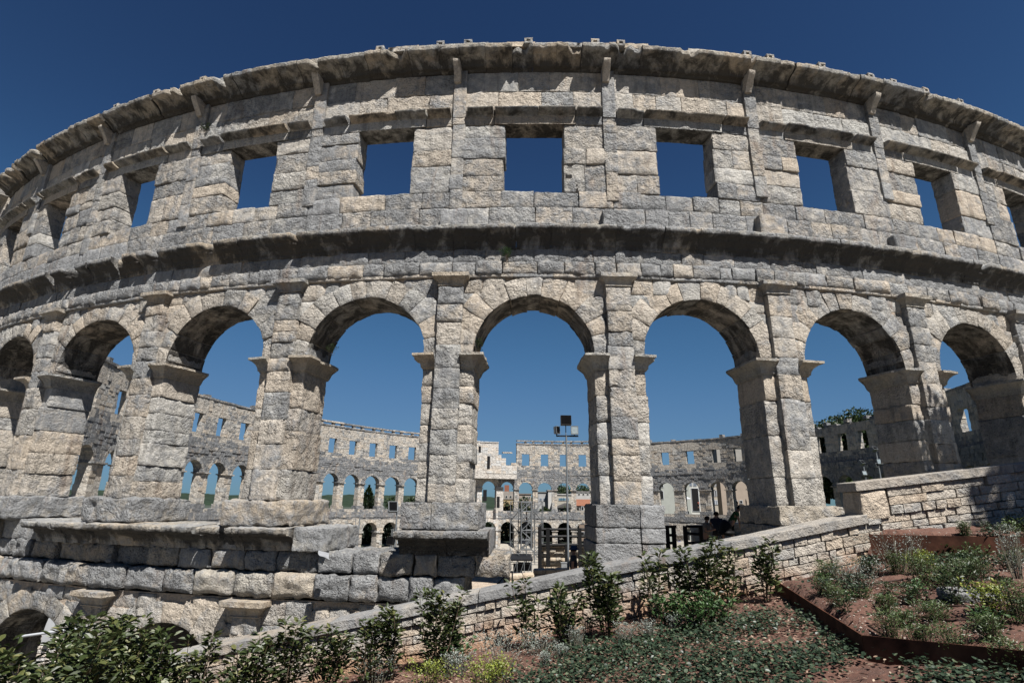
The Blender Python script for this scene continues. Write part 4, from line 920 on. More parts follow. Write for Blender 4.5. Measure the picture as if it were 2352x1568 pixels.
# smaller plants: name, label-stem, X, Y(base), width px, height px, material
SM = [('silver', 'silver_shrub', 'dry silvery twiggy shrub', 'silver twiggy shrubs', [
   (1968, 1352, 130, 62, 'at the foot of the wall left of the tall steel edging'), (2062, 1312, 150, 80, 'against the end of the tall steel edging'), (1150, 1530, 150, 62, 'in front of the bare patch of wall below the coping middle'),
   (1235, 1505, 90, 45, 'just left of the small grey cushion plants'), (2338, 1330, 70, 110, 'at the right edge of the picture'), (860, 1575, 120, 60, 'at the bottom edge under the loose laurels'), (1052, 1545, 70, 40, 'right of the low yellow shrub')]),
 ('silver', 'lavender_cotton', 'small round grey cushion plant', 'grey cushion plants along the mulch', [
   (1322, 1492, 46, 44, 'leftmost of the row behind the ivy'), (1352, 1462, 40, 38, 'behind the second one of the row'), (1290, 1512, 38, 26, 'in front of the leftmost one'), (1437, 1480, 48, 40, 'in the middle of the row'),
   (1492, 1470, 46, 38, 'right of the middle one'), (1553, 1452, 38, 34, 'in front of the fresh green nettles'), (1585, 1446, 34, 26, 'at the right end of the row'), (1252, 1530, 34, 24, 'lowest, near the yellow shrub')]),
 ('rosemary', 'rosemary_plant', 'small needle-leaved plant in the red bed', 'small rosemary plants in the red soil bed', [
   (1892, 1365, 50, 34, 'nearest to the far end of the edging'), (1922, 1398, 44, 50, 'with two stems, second from the far end of the edging'), (2030, 1408, 60, 36, 'left of the curled hose'), (2072, 1438, 66, 30, 'between hose and edging corner'), (2145, 1425, 80, 34, 'beside the hose loop'),
   (2112, 1345, 80, 70, 'tall one below the tall steel edging'), (2060, 1322, 60, 50, 'in front of the silver shrub at the tall edging'), (2185, 1345, 90, 50, 'behind the round stone lid'), (2052, 1478, 80, 62, 'just inside the edging corner'),
   (2118, 1492, 70, 48, 'right of the edging corner'), (2196, 1512, 90, 62, 'in the middle of the lower bed'), (2278, 1478, 70, 50, 'on the right of the lower bed'), (2326, 1545, 90, 60, 'at the lower right corner of the bed'),
   (2222, 1245, 40, 36, 'on the upper terrace'), (2345, 1440, 60, 90, 'cut by the right edge'), (2250, 1330, 70, 40, 'right of the round stone lid'), (1905, 1330, 50, 40, 'at the wall foot near the silver shrub'), (2170, 1205, 34, 20, 'sprouting at the wall foot in the shade')]),
 ('yellow', 'yellow_shrub', 'low yellow-green shrub', 'yellow-green shrubs', [
   (1112, 1590, 130, 66, 'at the bottom edge in the middle'), (985, 1580, 120, 50, 'left of the brighter one at the bottom edge'), (2292, 1420, 110, 70, 'behind the hose on the right'), (1140, 1560, 60, 30, 'just behind the bright one at the bottom'), (2120, 1318, 60, 46, 'under the tall steel edging')]),
 ('nettle', 'nettle_plant', 'fresh green nettle clump', 'fresh green leafy clumps', [
   (1530, 1440, 90, 60, 'left of the others'), (1590, 1450, 100, 70, 'at the centre of the group'), (1645, 1432, 90, 56, 'on the right, under the bushy laurel'), (1035, 1532, 110, 50, 'near the bottom edge by the silver shrub')])]
sd = 300
for mt, nm, stem, grp, lst in SM:
    for (X, Y, wp, hp, where) in lst:
        sd += 1; b = ground_at(X, min(Y, 1600)); d = b[1]; w = px2m(wp, d); h = px2m(hp, d)
        P = {'silver_shrub': (26, 900, .026, .004, 'twig'), 'lavender_cotton': (26, 700, .02, .0035, 'twig'), 'rosemary_plant': (20, 1100, .026, .004, 'bark'), 'yellow_shrub': (24, 900, .024, .008, 'bark'), 'nettle_plant': (14, 420, .055, .017, 'bark')}[nm]
        lab = ' '.join((stem+' '+where).split()[:16])
        shrub(nm, lab, 'plant', (b[0], b[1], b[2]), h, w, P[0], P[1], P[2], P[3], mt, grp, seed=sd, spread=.9, stem_r=.004, start=.15, stemmat=P[4], droop=.1)
# small weeds of the red bed, each its own plant, told apart by nothing
rs = np.random.RandomState(4242); k = 0; proto = []
for j in range(4):
    o = shrub('bed_weed', 'small low green weed growing in the red soil bed', 'weed', (3.9+.35*j, 5.6+.2*j, float(soil_z(3.9+.35*j, 5.6+.2*j))), .15, .28, 12, 260, .035, .008, ['nettle', 'rosemary', 'ivy', 'tree'][j], 'small weeds in the red soil bed', seed=700+j, spread=.9, stem_r=.003, start=.1, droop=.2)
    proto.append(o)
while k < 64:
    x, y = rs.uniform(3.0, 7.4), rs.uniform(3.4, 7.35)
    if float(side(steelA(), x, y)) < .15 or x/y > 1.02 or (y < 4.6 and x < 3.6): continue
    src = proto[rs.randint(4)]; c = src.copy(); COL.objects.link(c); c.location = (x, y, float(soil_z(x, y))); sc_ = rs.uniform(.5, 1.35); c.scale = (sc_, sc_, sc_*rs.uniform(.6, 1.2)); c.rotation_euler = (0, 0, rs.uniform(0, 6.28))
    for ch_ in src.children: d_ = ch_.copy(); COL.objects.link(d_); d_.parent = c; d_.matrix_parent_inverse = ch_.matrix_parent_inverse.copy()
    k += 1
# ivy ground cover (uncountable)
rs = np.random.RandomState(77); n = 105000; x = rs.uniform(-1.2, 7.5, n); y = rs.uniform(2.4, 7.3, n)
dens = fbm(np.stack([x*1.6, y*1.6, x*0], -1), 31, 3)+.55-np.clip(y-6.1, 0, 3)*.55-np.clip(.6-x*.5, 0, 2)*.5
sA = side(steelA(), x, y); keep = (dens > rs.uniform(.0, .85, n)) & ((sA < -.03)) & (x/y < 1.05); keep |= (sA > 0) & (rs.rand(n) < .07) & (fbm(np.stack([x*2, y*2, x*0], -1), 55, 2) > .1) & (sideB(x, y) < 0)
keep |= (sA > .1) & (sideB(x, y) < -.03) & (sideB(x, y) > -1.0) & (x > 4.7) & (rs.rand(n) < .5) & (fbm(np.stack([x*2.4, y*2.4, x*0], -1), 57, 3) > -.05)
x, y = x[keep], y[keep]; P = np.stack([x, y, soil_z(x, y)+.015+.05*rs.rand(len(x))**1.5*1.4], -1); iv = MB(); k = len(x)
a = rs.uniform(0, 2*PI, k); leaves(iv, P, np.stack([np.cos(a), np.sin(a), rs.uniform(-.1, .7, k)], -1), rs.uniform(.022, .044, k), rs.uniform(.010, .019, k), rs, .1, fold=.1)
tag(iv.build('ivy_ground_cover', M['ivy'], smooth=False), 'dark green ivy carpet covering the slope in front of the steel edging', 'ivy', kind='stuff')
# straw, mulch and gravel chips (uncountable)
n = 34000; x = rs.uniform(-5, 7.8, n); y = rs.uniform(2.6, 7.5, n); sA = side(steelA(), x, y)
msk = ((sA < 0) & (y > 4.8)) | ((sA < 0) & (rs.rand(n) < .3)); x, y = x[msk], y[msk]; k = len(x); a = rs.uniform(0, 2*PI, k); mu = MB()
leaves(mu, np.stack([x, y, soil_z(x, y)+.012+rs.rand(k)*.02], -1), np.stack([np.cos(a), np.sin(a), rs.normal(0, .12, k)], -1), rs.uniform(.02, .075, k), rs.uniform(.002, .008, k), rs, .0, fold=0)
M['mulch'] = leaf_mat('bark_mulch', (.10, .06, .04), (.26, .18, .13), (.36, .28, .21), .0, .9)
tag(mu.build('bark_mulch', M['mulch'], smooth=False), 'dry bark mulch and straw scattered between the plants', 'mulch', kind='stuff')
n = 7000; x = rs.uniform(2.6, 8, n); y = rs.uniform(2.4, 7.2, n); sA = side(steelA(), x, y); dn = fbm(np.stack([x*1.3, y*1.3, x*0], -1), 91, 3)
msk = (sA > .03) & (dn > .0-.3*rs.rand(n)); x, y = x[msk], y[msk]; ch = MB(); k = len(x); z = soil_z(x, y)+.008
s = rs.uniform(.004, .012, k); V = []; base = np.array([[1, 0, 0], [0, 1, 0], [-1, 0, 0], [0, -1, 0], [0, 0, .9]]); V = (np.stack([x, y, z], -1)[:, None]+base[None]*s[:, None, None]*rs.uniform(.6, 1.3, (k, 5, 1))).reshape(-1, 3)
b = (np.arange(k)*5)[:, None]; F = np.concatenate([b+np.array([q]) for q in ([0, 1, 4], [1, 2, 4], [2, 3, 4], [3, 0, 4])]); ch.add(V, F, np.repeat(rs.rand(k, 1), 5, 0)*[[1, 0, 0]])
M['chip'] = plain('pale_gravel', (.42, .37, .32), .9)
tag(ch.build('gravel', M['chip'], smooth=False), 'pale gravel scattered on the red soil of the raised bed', 'gravel', kind='stuff')
# hoses
def hose(pts, lab):
    P = [ground_at(*p)+np.array([0, 0, .012]) for p in pts]; t = np.arange(len(P)); tt = np.linspace(0, len(P)-1, len(P)*6); C = np.stack([np.interp(tt, t, [p[i] for p in P]) for i in range(3)], -1)
    for _ in range(3): C[1:-1] = (C[:-2]+2*C[1:-1]+C[2:])/4
    C[:, 2] = [float(soil_z(c[0], c[1]))+.014 for c in C]
    mb = MB(); tube(mb, C, .009, 6); tag(mb.build('drip_hose', M['hose']), lab, 'hose', 'brown irrigation hoses on the soil')
hose([(2043, 1362), (2048, 1380), (2040, 1398), (2034, 1412), (2045, 1418), (2120, 1420), (2180, 1430), (2250, 1428), (2300, 1415)], 'brown drip hose looping below the round stone lid')
hose([(2136, 1360), (2132, 1378), (2150, 1392), (2190, 1396), (2236, 1396)], 'short brown drip hose curling left of the round stone lid')
hose([(2202, 1236), (2240, 1236), (2280, 1242), (2282, 1252)], 'drip hose curl on the upper terrace')
hose([(1850, 1352), (1900, 1343), (1990, 1345), (2090, 1332)], 'straight drip hose along the wall foot')
hose([(1995, 1440), (2040, 1470), (2100, 1490), (2190, 1520), (2300, 1525)], 'long drip hose running across the lower bed')
# round stone lid
c = ground_at(2228, 1370); mb = MB(); seg = 40; ra = .24; V = []; 
for (r, z) in ((.0, .055), (ra*.5, .06), (ra*.95, .055), (ra, .045), (ra*1.01, .02), (ra*.98, -.03)):
    for i in range(seg): a = i/seg*2*PI; V.append((c[0]+math.cos(a)*r, c[1]+math.sin(a)*r, c[2]+z+.004*math.sin(i*2.3)))
mb.add(V, [[k*seg+i, k*seg+(i+1) % seg, (k+1)*seg+(i+1) % seg, (k+1)*seg+i] for k in range(5) for i in range(seg)], (.5, .9, 0))
tag(mb.build('round_lid', M['coping']), 'round grey stone lid lying on the red soil bed', 'well cover')
# weeds growing out of the masonry
for (n_, z, o, w, h, sd, lab) in ((-.165, 7.42, .16, .5, .35, 1, 'green tuft growing from the frieze above the central arch'), (.345, 4.85, -.2, .45, .3, 2, 'dark leafy tuft at the right springing of the central arch'), (-.33, 4.35, -.1, .25, .45, 3, 'small plant hanging on the impost left of the central arch'), (-1.27, 4.5, -.5, .35, .3, 4, 'dry tuft in the haunch of the arch left of centre'), (-2.45, 13.6, .05, .45, .35, 5, 'dark weed high on the wall under the crowning cornice at left')):
    p = WS(np.array([sn(n_)]), np.array([o]), np.array([z]))[0]; shrub('wall_weed', lab, 'weed', tuple(p), h, w, 12, 260, .06, .014, 'nettle' if sd == 1 else 'tree', 'weeds rooted in the masonry', seed=500+sd, spread=.9, stem_r=.004)
# ------------------------------------------------------------------ trees
def tree(name, label, x, y, z0, h, w, seed, mtl='tree', n=2600, leaf=.5, group=None, shape='round', trunk=.3):
    rs = np.random.RandomState(seed); root = thing(name, label, 'tree', (x, y, z0), group); tr = MB(); base = np.array([x, y, z0]); hc = h*(1-trunk)
    tube(tr, [base+np.array([0, 0, -.5]), base+np.array([.05*w, 0, h*.3]), base+np.array([0, .03*w, h*.6]), base+np.array([.02*w, 0, h*.85])], [w*.05+.08, w*.04+.06, w*.02+.04, .03], 7, cap=False)
    lf = MB(); C = []
    if shape == 'cypress':
        u = rs.uniform(0, 1, n); rad = w/2*np.sqrt(np.clip(np.sin(np.clip(u*1.0+.04, 0, 1)**.7*PI), 0, 1))*rs.uniform(.55, 1.02, n); a = rs.uniform(0, 2*PI, n); lump = 1+.25*vnoise(np.stack([np.cos(a)*2, np.sin(a)*2, u*9], -1), seed)
        P = base+np.stack([np.cos(a)*rad*lump, np.sin(a)*rad*lump, h*.06+u*h*.95], -1); D = np.stack([np.cos(a)*.5, np.sin(a)*.5, np.ones(n)], -1)
    else:
        ncl = 26; cc = []
        for i in range(ncl):
            a = rs.uniform(0, 2*PI); e = rs.uniform(-.25, 1); r = rs.uniform(.45, .95); zz = h*trunk+hc*.5+math.sin(e*PI/2)*hc*.42*r; q = math.cos(e*PI/2)**.6*w*.40*r
            c = base+np.array([math.cos(a)*q, math.sin(a)*q, zz]); cc.append((c, w*rs.uniform(.11, .2)))
            tube(tr, [base+np.array([0, 0, h*rs.uniform(.25, .6)]), (base+c)/2+np.array([0, 0, h*.22]), c], [w*.018+.02, w*.01+.01, .01], 5, cap=False)
        idx = rs.randint(0, ncl, n); ctr = np.array([c[0] for c in cc])[idx]; rad = np.array([c[1] for c in cc])[idx]
        d = rs.normal(0, 1, (n, 3)); d /= np.linalg.norm(d, axis=1, keepdims=True); P = ctr+d*(rad*rs.uniform(.5, 1.1, n))[:, None]*np.array([1.15, 1.15, .8]); D = d+rs.normal(0, .4, (n, 3))
    leaves(lf, P, D+rs.normal(0, .25, (n, 3)), leaf*rs.uniform(.6, 1.2, n), leaf*.32*rs.uniform(.7, 1.2, n), rs, .1)
    tr.build('trunk', M['bark'], root); lf.build('crown', M[mtl], root, smooth=False); return root
def ptree(X, Yt, Yb, d, wp, lab, seed, shape='round', n=2200, leaf=.55, z0=None, trunk=.2, grp='trees beyond the far wall', mtl=None, name=None):
    t = at(X, Yt, d); z0 = at(X, Yb, d).z if z0 is None else z0
    tree(name or ('cypress_tree' if shape == 'cypress' else 'tree'), lab, t.x, d, z0, t.z-z0, px2m(wp, d)*1.05, seed, mtl or ('cypress' if shape == 'cypress' else 'tree'), n, leaf, grp, shape, trunk)
for i, (X, Yt, wp, d, lab) in enumerate([(757, 1196, 40, 134, 'dark cypress filling the first lower arch right of the left pier'), (802, 1188, 40, 138, 'dark cypress behind the second lower arch'), (848, 1118, 34, 142, 'tallest cypress, its tip above the upper sill'), (868, 1128, 30, 144, 'cypress close beside the tallest one'),
      (893, 1172, 46, 146, 'cypress behind the lower arch left of the central pier'), (1118, 1200, 40, 160, 'dark cypress behind the white lower arch'), (1165, 1190, 44, 160, 'dark cypress behind the arch with the parked blue car')]):
    ptree(X, Yt, 1262, d, wp, lab, 20+i, 'cypress', grp='cypresses beyond the far wall')
for i, (X, Yt, wp, d, lab) in enumerate([(912, 1136, 70, 150, 'broad dark tree seen in the arches beside the central pier'), (945, 1132, 60, 155, 'dark tree next to the central pier at left'), (742, 1152, 60, 190, 'low dark tree under the hill line at left'), (1162, 1146, 60, 158, 'dark tree in front of the mansard building'), (1205, 1137, 52, 162, 'dark tree right of the scaffold top'),
      (1250, 1158, 50, 160, 'dark conifer before the pale office block'), (1262, 1198, 56, 158, 'round tree behind the lower arch right of the scaffold'), (1305, 1198, 50, 158, 'round tree behind the lower arch by the lamp mast'), (1294, 1162, 60, 156, 'bushy tree before the gabled house'), (1296, 1116, 62, 230, 'pine crown above the roofs in the central arch'), (1338, 1118, 46, 240, 'pine crown right of the lamp mast'), (1212, 1190, 50, 160, 'dark tree behind the scaffolding in the lower arch')]):
    ptree(X, Yt, 1262 if d < 200 else 1150, d, wp, lab, 60+i, n=1500, leaf=.7, trunk=.12)
for i, (X, Yt, wp, d, lab) in enumerate([(1912, 955, 130, 112, 'leftmost pine rising behind the right wall'), (1950, 938, 140, 116, 'tallest pine behind the right wall'), (1990, 949, 130, 114, 'middle pine behind the right wall'), (2028, 944, 120, 110, 'pine behind the right wall beside the shaded pier'), (1970, 985, 130, 118, 'broad low pine behind the small windows of the right wall')]):
    ptree(X, Yt, 1130, d, wp, lab, 90+i, n=7000, leaf=.6, trunk=.15, grp='pines behind the right wall')
for i, (X, Yt, wp, d, lab) in enumerate([(1893, 1100, 90, 116, 'dark thicket behind the small arch beside the third pier'), (1915, 1062, 170, 108, 'dark thicket behind the small arches of the right wall, left part'), (1985, 1062, 150, 106, 'dark thicket behind the small arches of the right wall, middle part'), (2045, 1060, 100, 104, 'dark thicket behind the small arches of the right wall, right part')]):
    ptree(X, Yt, 1150, d, wp, lab, 110+i, n=5600, leaf=.9, trunk=.02, grp='thickets behind the right wall', name='thicket')
for i, (X, Yt, wp, lab) in enumerate([(1668, 1072, 30, 'low round bush inside by the right wall'), (2118, 1080, 40, 'round dry bush above the wall coping at right'), (2208, 1082, 44, 'second round dry bush above the coping near the shaded pier')]):
    if i: ptree(X-20, Yt, 1150, 30, wp, lab, 120+i, n=700, leaf=.12, trunk=.05, grp='round bushes beyond the coping')
tree('shade_tree', 'tall leafy tree outside the right edge whose shade falls on the wall coping', 10.45, 3.3, -.5, 9.6, 4.3, 301, n=5200, leaf=.2, trunk=.42, group='trees outside the right edge')
tree('shade_tree', 'leafy tree outside the right edge that shades the foot of the right piers', 17.6, 12.4, .3, 11.5, 5.0, 302, n=5200, leaf=.22, trunk=.4, group='trees outside the right edge')
# ------------------------------------------------------------------ masts, lamps, railings
M['lens_dark'] = plain('dark_lens', (.008, .008, .009), .9, spec=0.)
M['sheet'] = plain('grubby_sheet', (.30, .31, .33), .8)
def V3(v): return np.array([v.x, v.y, v.z])
def lamp_head(par, c, w, h, d, rz=0., rx=0., face='glass', name='floodlight'):
    """box floodlight: housing with cooling ribs, recessed face and bracket"""
    mb = MB(); c = np.array(c); bxyz(mb, c, (w, d, h), rz, rx)
    R = np.array(Matrix.Rotation(rz, 3, 'Z') @ Matrix.Rotation(rx, 3, 'X'))
    for i in range(5): bxyz(mb, c+R@np.array([0, d*.5+.02, h*(-.36+.18*i)]), (w*.85, .05, h*.05), rz, rx)
    for sx in (-1, 1):
        bxyz(mb, c+R@np.array([sx*(w/2), -d*.55, 0]), (.02, .05, h), rz, rx); bxyz(mb, c+R@np.array([0, -d*.55, sx*h/2]), (w, .05, .02), rz, rx)
    hd = mb.build(name, M['dark'] if face == 'black' else M['steel'], par, smooth=False)
    fb = MB(); bxyz(fb, c+R@np.array([0, -d*.5-.012, 0]), (w*.9, .01, h*.9), rz, rx); fb.build('lens', M['glass'] if face == 'glass' else M['lens_dark'], hd, smooth=False)
def mast(lab, X, Yb, Yt, d, r=.05, grp=None, heads=(), cross=None, name='lamp_mast', mt='steel', cat='lamp mast'):
    b, t = V3(at(X, Yb, d)), V3(at(X, Yt, d)); t = np.array([b[0], b[1], t[2]]); root = thing(name, lab, cat, (b[0], b[1], b[2]-.6), grp); mb = MB()
    tube(mb, [b-[0, 0, .6], b+(t-b)*.5, t], [r*1.1, r, r*.85], 10); mb.build('pole', M[mt], root)
    if cross: 
        c = MB(); bxyz(c, (b[0]+cross[0], b[1], t[2]), (cross[1], .07, .07)); c.build('crossbar', M['dark'], root, smooth=False)
    for (dx, dz, w, h, dd, rz, rx, fc) in heads:
        a = MB(); tube(a, [t+[dx, 0, -.02], t+[dx, 0, max(dz, .04)]], .025, 6); a.build('bracket_arm', M['steel'], root); lamp_head(root, t+[dx, -.06, dz], w, h, dd, rz, rx, fc)
    return root
mast('tall floodlight mast rising in the central arch with three lamps', 1306, 1330, 1001, 28, .052, None,
     [(-.02, .78, .54, .48, .22, 0, -.2, 'black'), (-.50, .28, .26, .38, .16, .75, -.1, 'grey'), (.42, .28, .36, .42, .14, 0, -.1, 'glass')], (0.05, 1.15))
mast('leaning floodlight mast beside the left foot of the central pier', 905, 1275, 1160, 32, .05, None, [(-.25, -.1, .5, .55, .22, .4, -.4, 'grey'), (-.2, -1.9, .4, .4, .2, -.4, -.3, 'black'), (.35, -2.0, .4, .18, .2, 0, -.6, 'glass')])
mast('thin plain pole, thicker of the two in the gap left of the central pier', 818, 1285, 1182, 45, .05, 'thin poles inside the arena', name='pole', cat='pole')
mast('thinner pole left of its thicker neighbour in the gap beside the central pier', 809, 1285, 1174, 50, .03, 'thin poles inside the arena', name='pole', cat='pole')
mast('tall lamp mast in front of the dark right wall, right of the two', 2024, 1105, 1035, 46, .06, 'lamp masts before the dark right wall', [(-.2, .1, .45, .3, .3, .3, -.7, 'grey'), (.1, -.9, .4, .4, .2, -.2, -.2, 'glass'), (-.25, -1.2, .3, .3, .2, .4, -.2, 'grey')])
mast('shorter lamp mast in front of the dark right wall, left of the two', 1990, 1110, 1066, 50, .06, 'lamp masts before the dark right wall', [(-.2, .1, .5, .35, .3, .5, -.7, 'grey'), (-.1, -.8, .35, .35, .2, 0, -.3, 'glass')])
mast('pale lamp mast by the left edge of the third pier', 1734, 1182, 1100, 60, .07, None, [(-.3, .1, .5, .5, .3, .3, -.3, 'glass'), (.2, -.9, .5, .5, .3, -.2, -.3, 'grey'), (-.25, -1.6, .4, .4, .2, 0, -.3, 'glass')])
def railing(lab, posts, rails, d, r=.05, grp='black guard rails inside the arena', mt='black', name='guard_rail'):
    """posts: (X,Ytop,Ybot[,depth]); rails: lists of (X,Y[,depth])"""
    p0 = V3(at(posts[0][0], posts[0][2], d)); root = thing(name, lab, 'railing', tuple(p0), grp)
    for q in posts:
        dd = q[3] if len(q) > 3 else d; a, b = V3(at(q[0], q[2], dd)), V3(at(q[0], q[1], dd)); b[0] = a[0]; mb = MB(); bxyz(mb, (a+b)/2, (r*2, r*1.6, b[2]-a[2])); mb.build('post', M[mt], root, smooth=False)
    for rl in rails:
        mb = MB(); tube(mb, [V3(at(q[0], q[1], q[2] if len(q) > 2 else d)) for q in rl], r*.8, 6); mb.build('rail', M[mt], root, smooth=False)
railing('black timber guard rail on the terrace wall behind the lamp mast', [(1240, 1209, 1306), (1259, 1213, 1300), (1302, 1249, 1306), (1333, 1212, 1303), (1358, 1213, 1300)], [[(1240, 1215), (1366, 1215)], [(1240, 1231.5), (1366, 1231)], [(1240, 1251), (1366, 1250)]], 30.6, .095)
railing('black guard rail just right of the second pier', [(1536, 1209, 1275), (1551, 1206, 1275)], [[(1500, 1209), (1553, 1209)], [(1500, 1229), (1553, 1228)], [(1500, 1247), (1553, 1246)]], 24, .08)
railing('black guard rail frame in front of the lower arch left of the visitors', [(1577, 1207, 1262), (1613, 1208, 1262)], [[(1577, 1208), (1614, 1209)], [(1579, 1224), (1614, 1227)], [(1577, 1246), (1616, 1247)]], 23, .075)
railing('thin black stair handrail below the stage', [(1146, 1335, 1356), (1158, 1326, 1350), (1168, 1315, 1345), (1176.5, 1311, 1340)], [[(1138, 1345), (1160, 1322), (1168, 1313), (1177, 1311)]], 18, .022)
railing('dark railing at the top of the stone steps', [(1707, 1178, 1189), (1718, 1172, 1187), (1745, 1176, 1189)], [[(1700, 1175), (1760, 1175)], [(1700, 1184), (1718, 1180), (1760, 1188)]], 30, .03)
M['tubing'] = plain('scaffold_tube', (.16, .17, .18), .7, .1)
# terrace walls
def pxwall(name, lab, X0, X1, Yt0, Yt1, Yb, d, h0=.14, h1=.3, mt='rubble', thick=.5, grp=None):
    a, b = at(X0, Yt0, d), at(X1, Yt1, d); z0 = at((X0+X1)/2, Yb, d).z; root = None; mb = MB(); sl_ = (b.z-a.z)/(b.x-a.x)
    f = lambda A, B, C: np.stack([A, d-C+0*A, B+sl_*(A-a.x)], -1); z = a.z
    while z > z0-.3:
        h = R0.uniform(h0, h1); u = splits(a.x, b.x, .22, .6)
        for j in range(len(u)-1): block(mb, f, u[j]+.012, u[j+1]-.012, z-h+.012, z-.01, -thick, R0.uniform(-.03, .03), res=.1, bev=.03, rough=.012, col=rc(.2), faces='FLRTB')
        z -= h
    box(mb, a.x, b.x, z0-.5, a.z-.04, -thick+.05, -.05, f)
    return tag(mb.build(name, M[mt]), lab, 'stone wall', grp)
pxwall('terrace_wall', 'rough rubble terrace wall behind the black guard rail and lamp mast', 1243, 1372, 1249, 1249, 1318, 31.2)
pxwall('terrace_wall', 'lower pale rubble wall in front of the lamp mast foot', 1226, 1306, 1308, 1306, 1345, 20.5, .12, .22)
pxwall('terrace_wall', 'pale rubble wall beside the stair handrail', 1170, 1227, 1320, 1317, 1360, 18.6, .12, .2)
pxwall('terrace_wall', 'low rubble wall behind the seated visitors', 1592, 1705, 1206, 1200, 1262, 26.5)
pxwall('terrace_wall', 'thin stone ruin wall inside the far lower arches', 1135, 1245, 1258, 1262, 1292, 118, .4, .7, 'far', .8)
# cabinet
a, b = V3(at(1289, 1311, 30)), V3(at(1301.6, 1292, 30)); mb = MB(); bxyz(mb, (a+b)/2, (b[0]-a[0], .22, b[2]-a[2])); bxyz(mb, (a+b)/2+[0, 0, (b[2]-a[2])/2+.015], (b[0]-a[0]+.05, .27, .03)); bxyz(mb, (a+b)/2+[.08, -.115, 0], (.02, .02, .09)); bxyz(mb, (a+b)/2+[0, -.112, 0], (b[0]-a[0]-.05, .006, b[2]-a[2]-.06))
tag(mb.build('electrical_cabinet', M['cabinet'], smooth=False), 'small grey electrical cabinet on the terrace wall left of the mast foot', 'cabinet')
# steps
a = at(1700, 1236, 25.5); mb = MB(); st_ = thing('stone_steps', 'flight of pale stone steps behind the visitors at the third pier', 'steps', (a.x, a.y, a.z))
for i in range(9):
    q = V3(at(1698+i*1.0, 1236-i*5.3, 25.2+i*.42)); s_ = MB(); block(s_, lambda A, B, C: np.stack([A, -C, B], -1), q[0], q[0]+2.0, q[2]-.3, q[2], -q[1]-.5, -q[1], res=.2, bev=.02, rough=.008, col=rc(.2)); s_.build('step', M['rubble'], st_)
# stage, scaffold, crates
d = 84; a, b = V3(at(1085, 1290, d)), V3(at(1224, 1283, d)); zt = V3(at(1190, 1284, d))[2]; zg = -11.75; x0, x1 = a[0], b[0]
stg = thing('stage', 'low dark stage platform on steel trusses on the arena floor', 'stage', ((x0+x1)/2, d, zg)); mb = MB(); bxyz(mb, ((x0+x1)/2, d+4, zt-.1), (x1-x0, 8, .22)); mb.build('deck', M['dark'], stg, smooth=False)
for i in range(9):
    x = x0+.2+(x1-x0-.4)*i/8; mb = MB(); tube(mb, [(x, d+.1, zg), (x, d+.1, zt-.15)], .06, 6); 
    if i < 8: x2 = x+(x1-x0-.4)/8; tube(mb, [(x, d+.1, zg+.1), (x2, d+.1, zt-.2)], .04, 6); tube(mb, [(x, d+.1, zg+.3), (x2, d+.1, zg+.3)], .04, 6)
    mb.build('truss_leg', M['tubing'], stg)
def scaffold(lab, X0, X1, Yt, Yb, d, cols, lev, r=.05, dep=2.4, brace=True):
    a, b = V3(at(X0, Yb, d)), V3(at(X1, Yt, d)); x0, x1, z0, z1 = a[0], b[0], a[2], b[2]; root = thing('scaffold', lab, 'scaffold', (a[0], a[1], z0), 'scaffold towers by the stage')
    for yy in (d, d+dep):
        st = MB()
        for i in range(cols+1): x = x0+(x1-x0)*i/cols; tube(st, [(x, yy, z0), (x, yy, z1)], r, 5, cap=False)
        for j in range(lev+1):
            z = z0+(z1-z0)*j/lev; tube(st, [(x0, yy, z), (x1, yy, z)], r*.8, 5, cap=False)
            if j < lev and brace:
                for i in range(cols):
                    xa, xb = x0+(x1-x0)*i/cols, x0+(x1-x0)*(i+1)/cols; zz = z0+(z1-z0)*(j+1)/lev
                    if (i+j) % 2: xa, xb = xb, xa
                    tube(st, [(xa, yy, z), (xb, yy, zz)], r*.7, 5, cap=False)
        st.build('scaffold_frame', M['tubing'], root, smooth=False)
    dk = MB(); bxyz(dk, ((x0+x1)/2, d+dep/2, z0+(z1-z0)*(lev-1)/lev), (x1-x0, dep, .08)); dk.build('platform', M['dark'], root, smooth=False); return root
scaffold('wide thin scaffold tower in front of the far arches', 1171, 1247, 1152, 1295, 90, 4, 6, .055, 3)
scaffold('narrow dense scaffold tower inside the wide one with diagonal braces', 1197, 1221, 1153, 1262, 88, 1, 5, .1, 2)
scaffold('small scaffold stair beside the leaning mast', 896, 903, 1215, 1268, 60, 1, 4, .03, 1)
mb = MB(); p = V3(at(1209, 1176, 93)); q = V3(at(1209, 1248, 93)); tube(mb, [p, q], .07, 6); M['red'] = plain('red_paint', (.35, .03, .02), .5); tag(mb.build('red_pole', M['red']), 'thin red pole standing inside the narrow scaffold tower', 'pole')
def crate(lab, X, Y, d, w, h, mt='black'):
    c = V3(at(X, Y, d)); root = thing('equipment_case', lab, 'case', tuple(c), 'equipment cases beside the stage'); mb = MB(); bxyz(mb, c+[0, 0, h/2], (w, w*.7, h)); mb.build('body', M[mt], root, smooth=False)
    mb = MB()
    for sx in (-1, 1):
        for z in (0.02, h-.02): bxyz(mb, c+[0, sx*w*.35, z], (w+.04, .04, .05))
        bxyz(mb, c+[sx*w/2, 0, h*.5], (.04, w*.7, .05))
    mb.build('edge_trim', M['steel'], root, smooth=False)
crate('black flight case beside the front of the stage', 1189, 1312, 86, 1.3, 1.1); crate('longer black flight case right of the first one', 1206, 1309, 86, 2.0, 1.0)
mb = MB(); a, b = V3(at(1178, 1326, 70)), V3(at(1224, 1317, 70)); bxyz(mb, (a+b)/2, (b[0]-a[0], .5, .12), 0); 
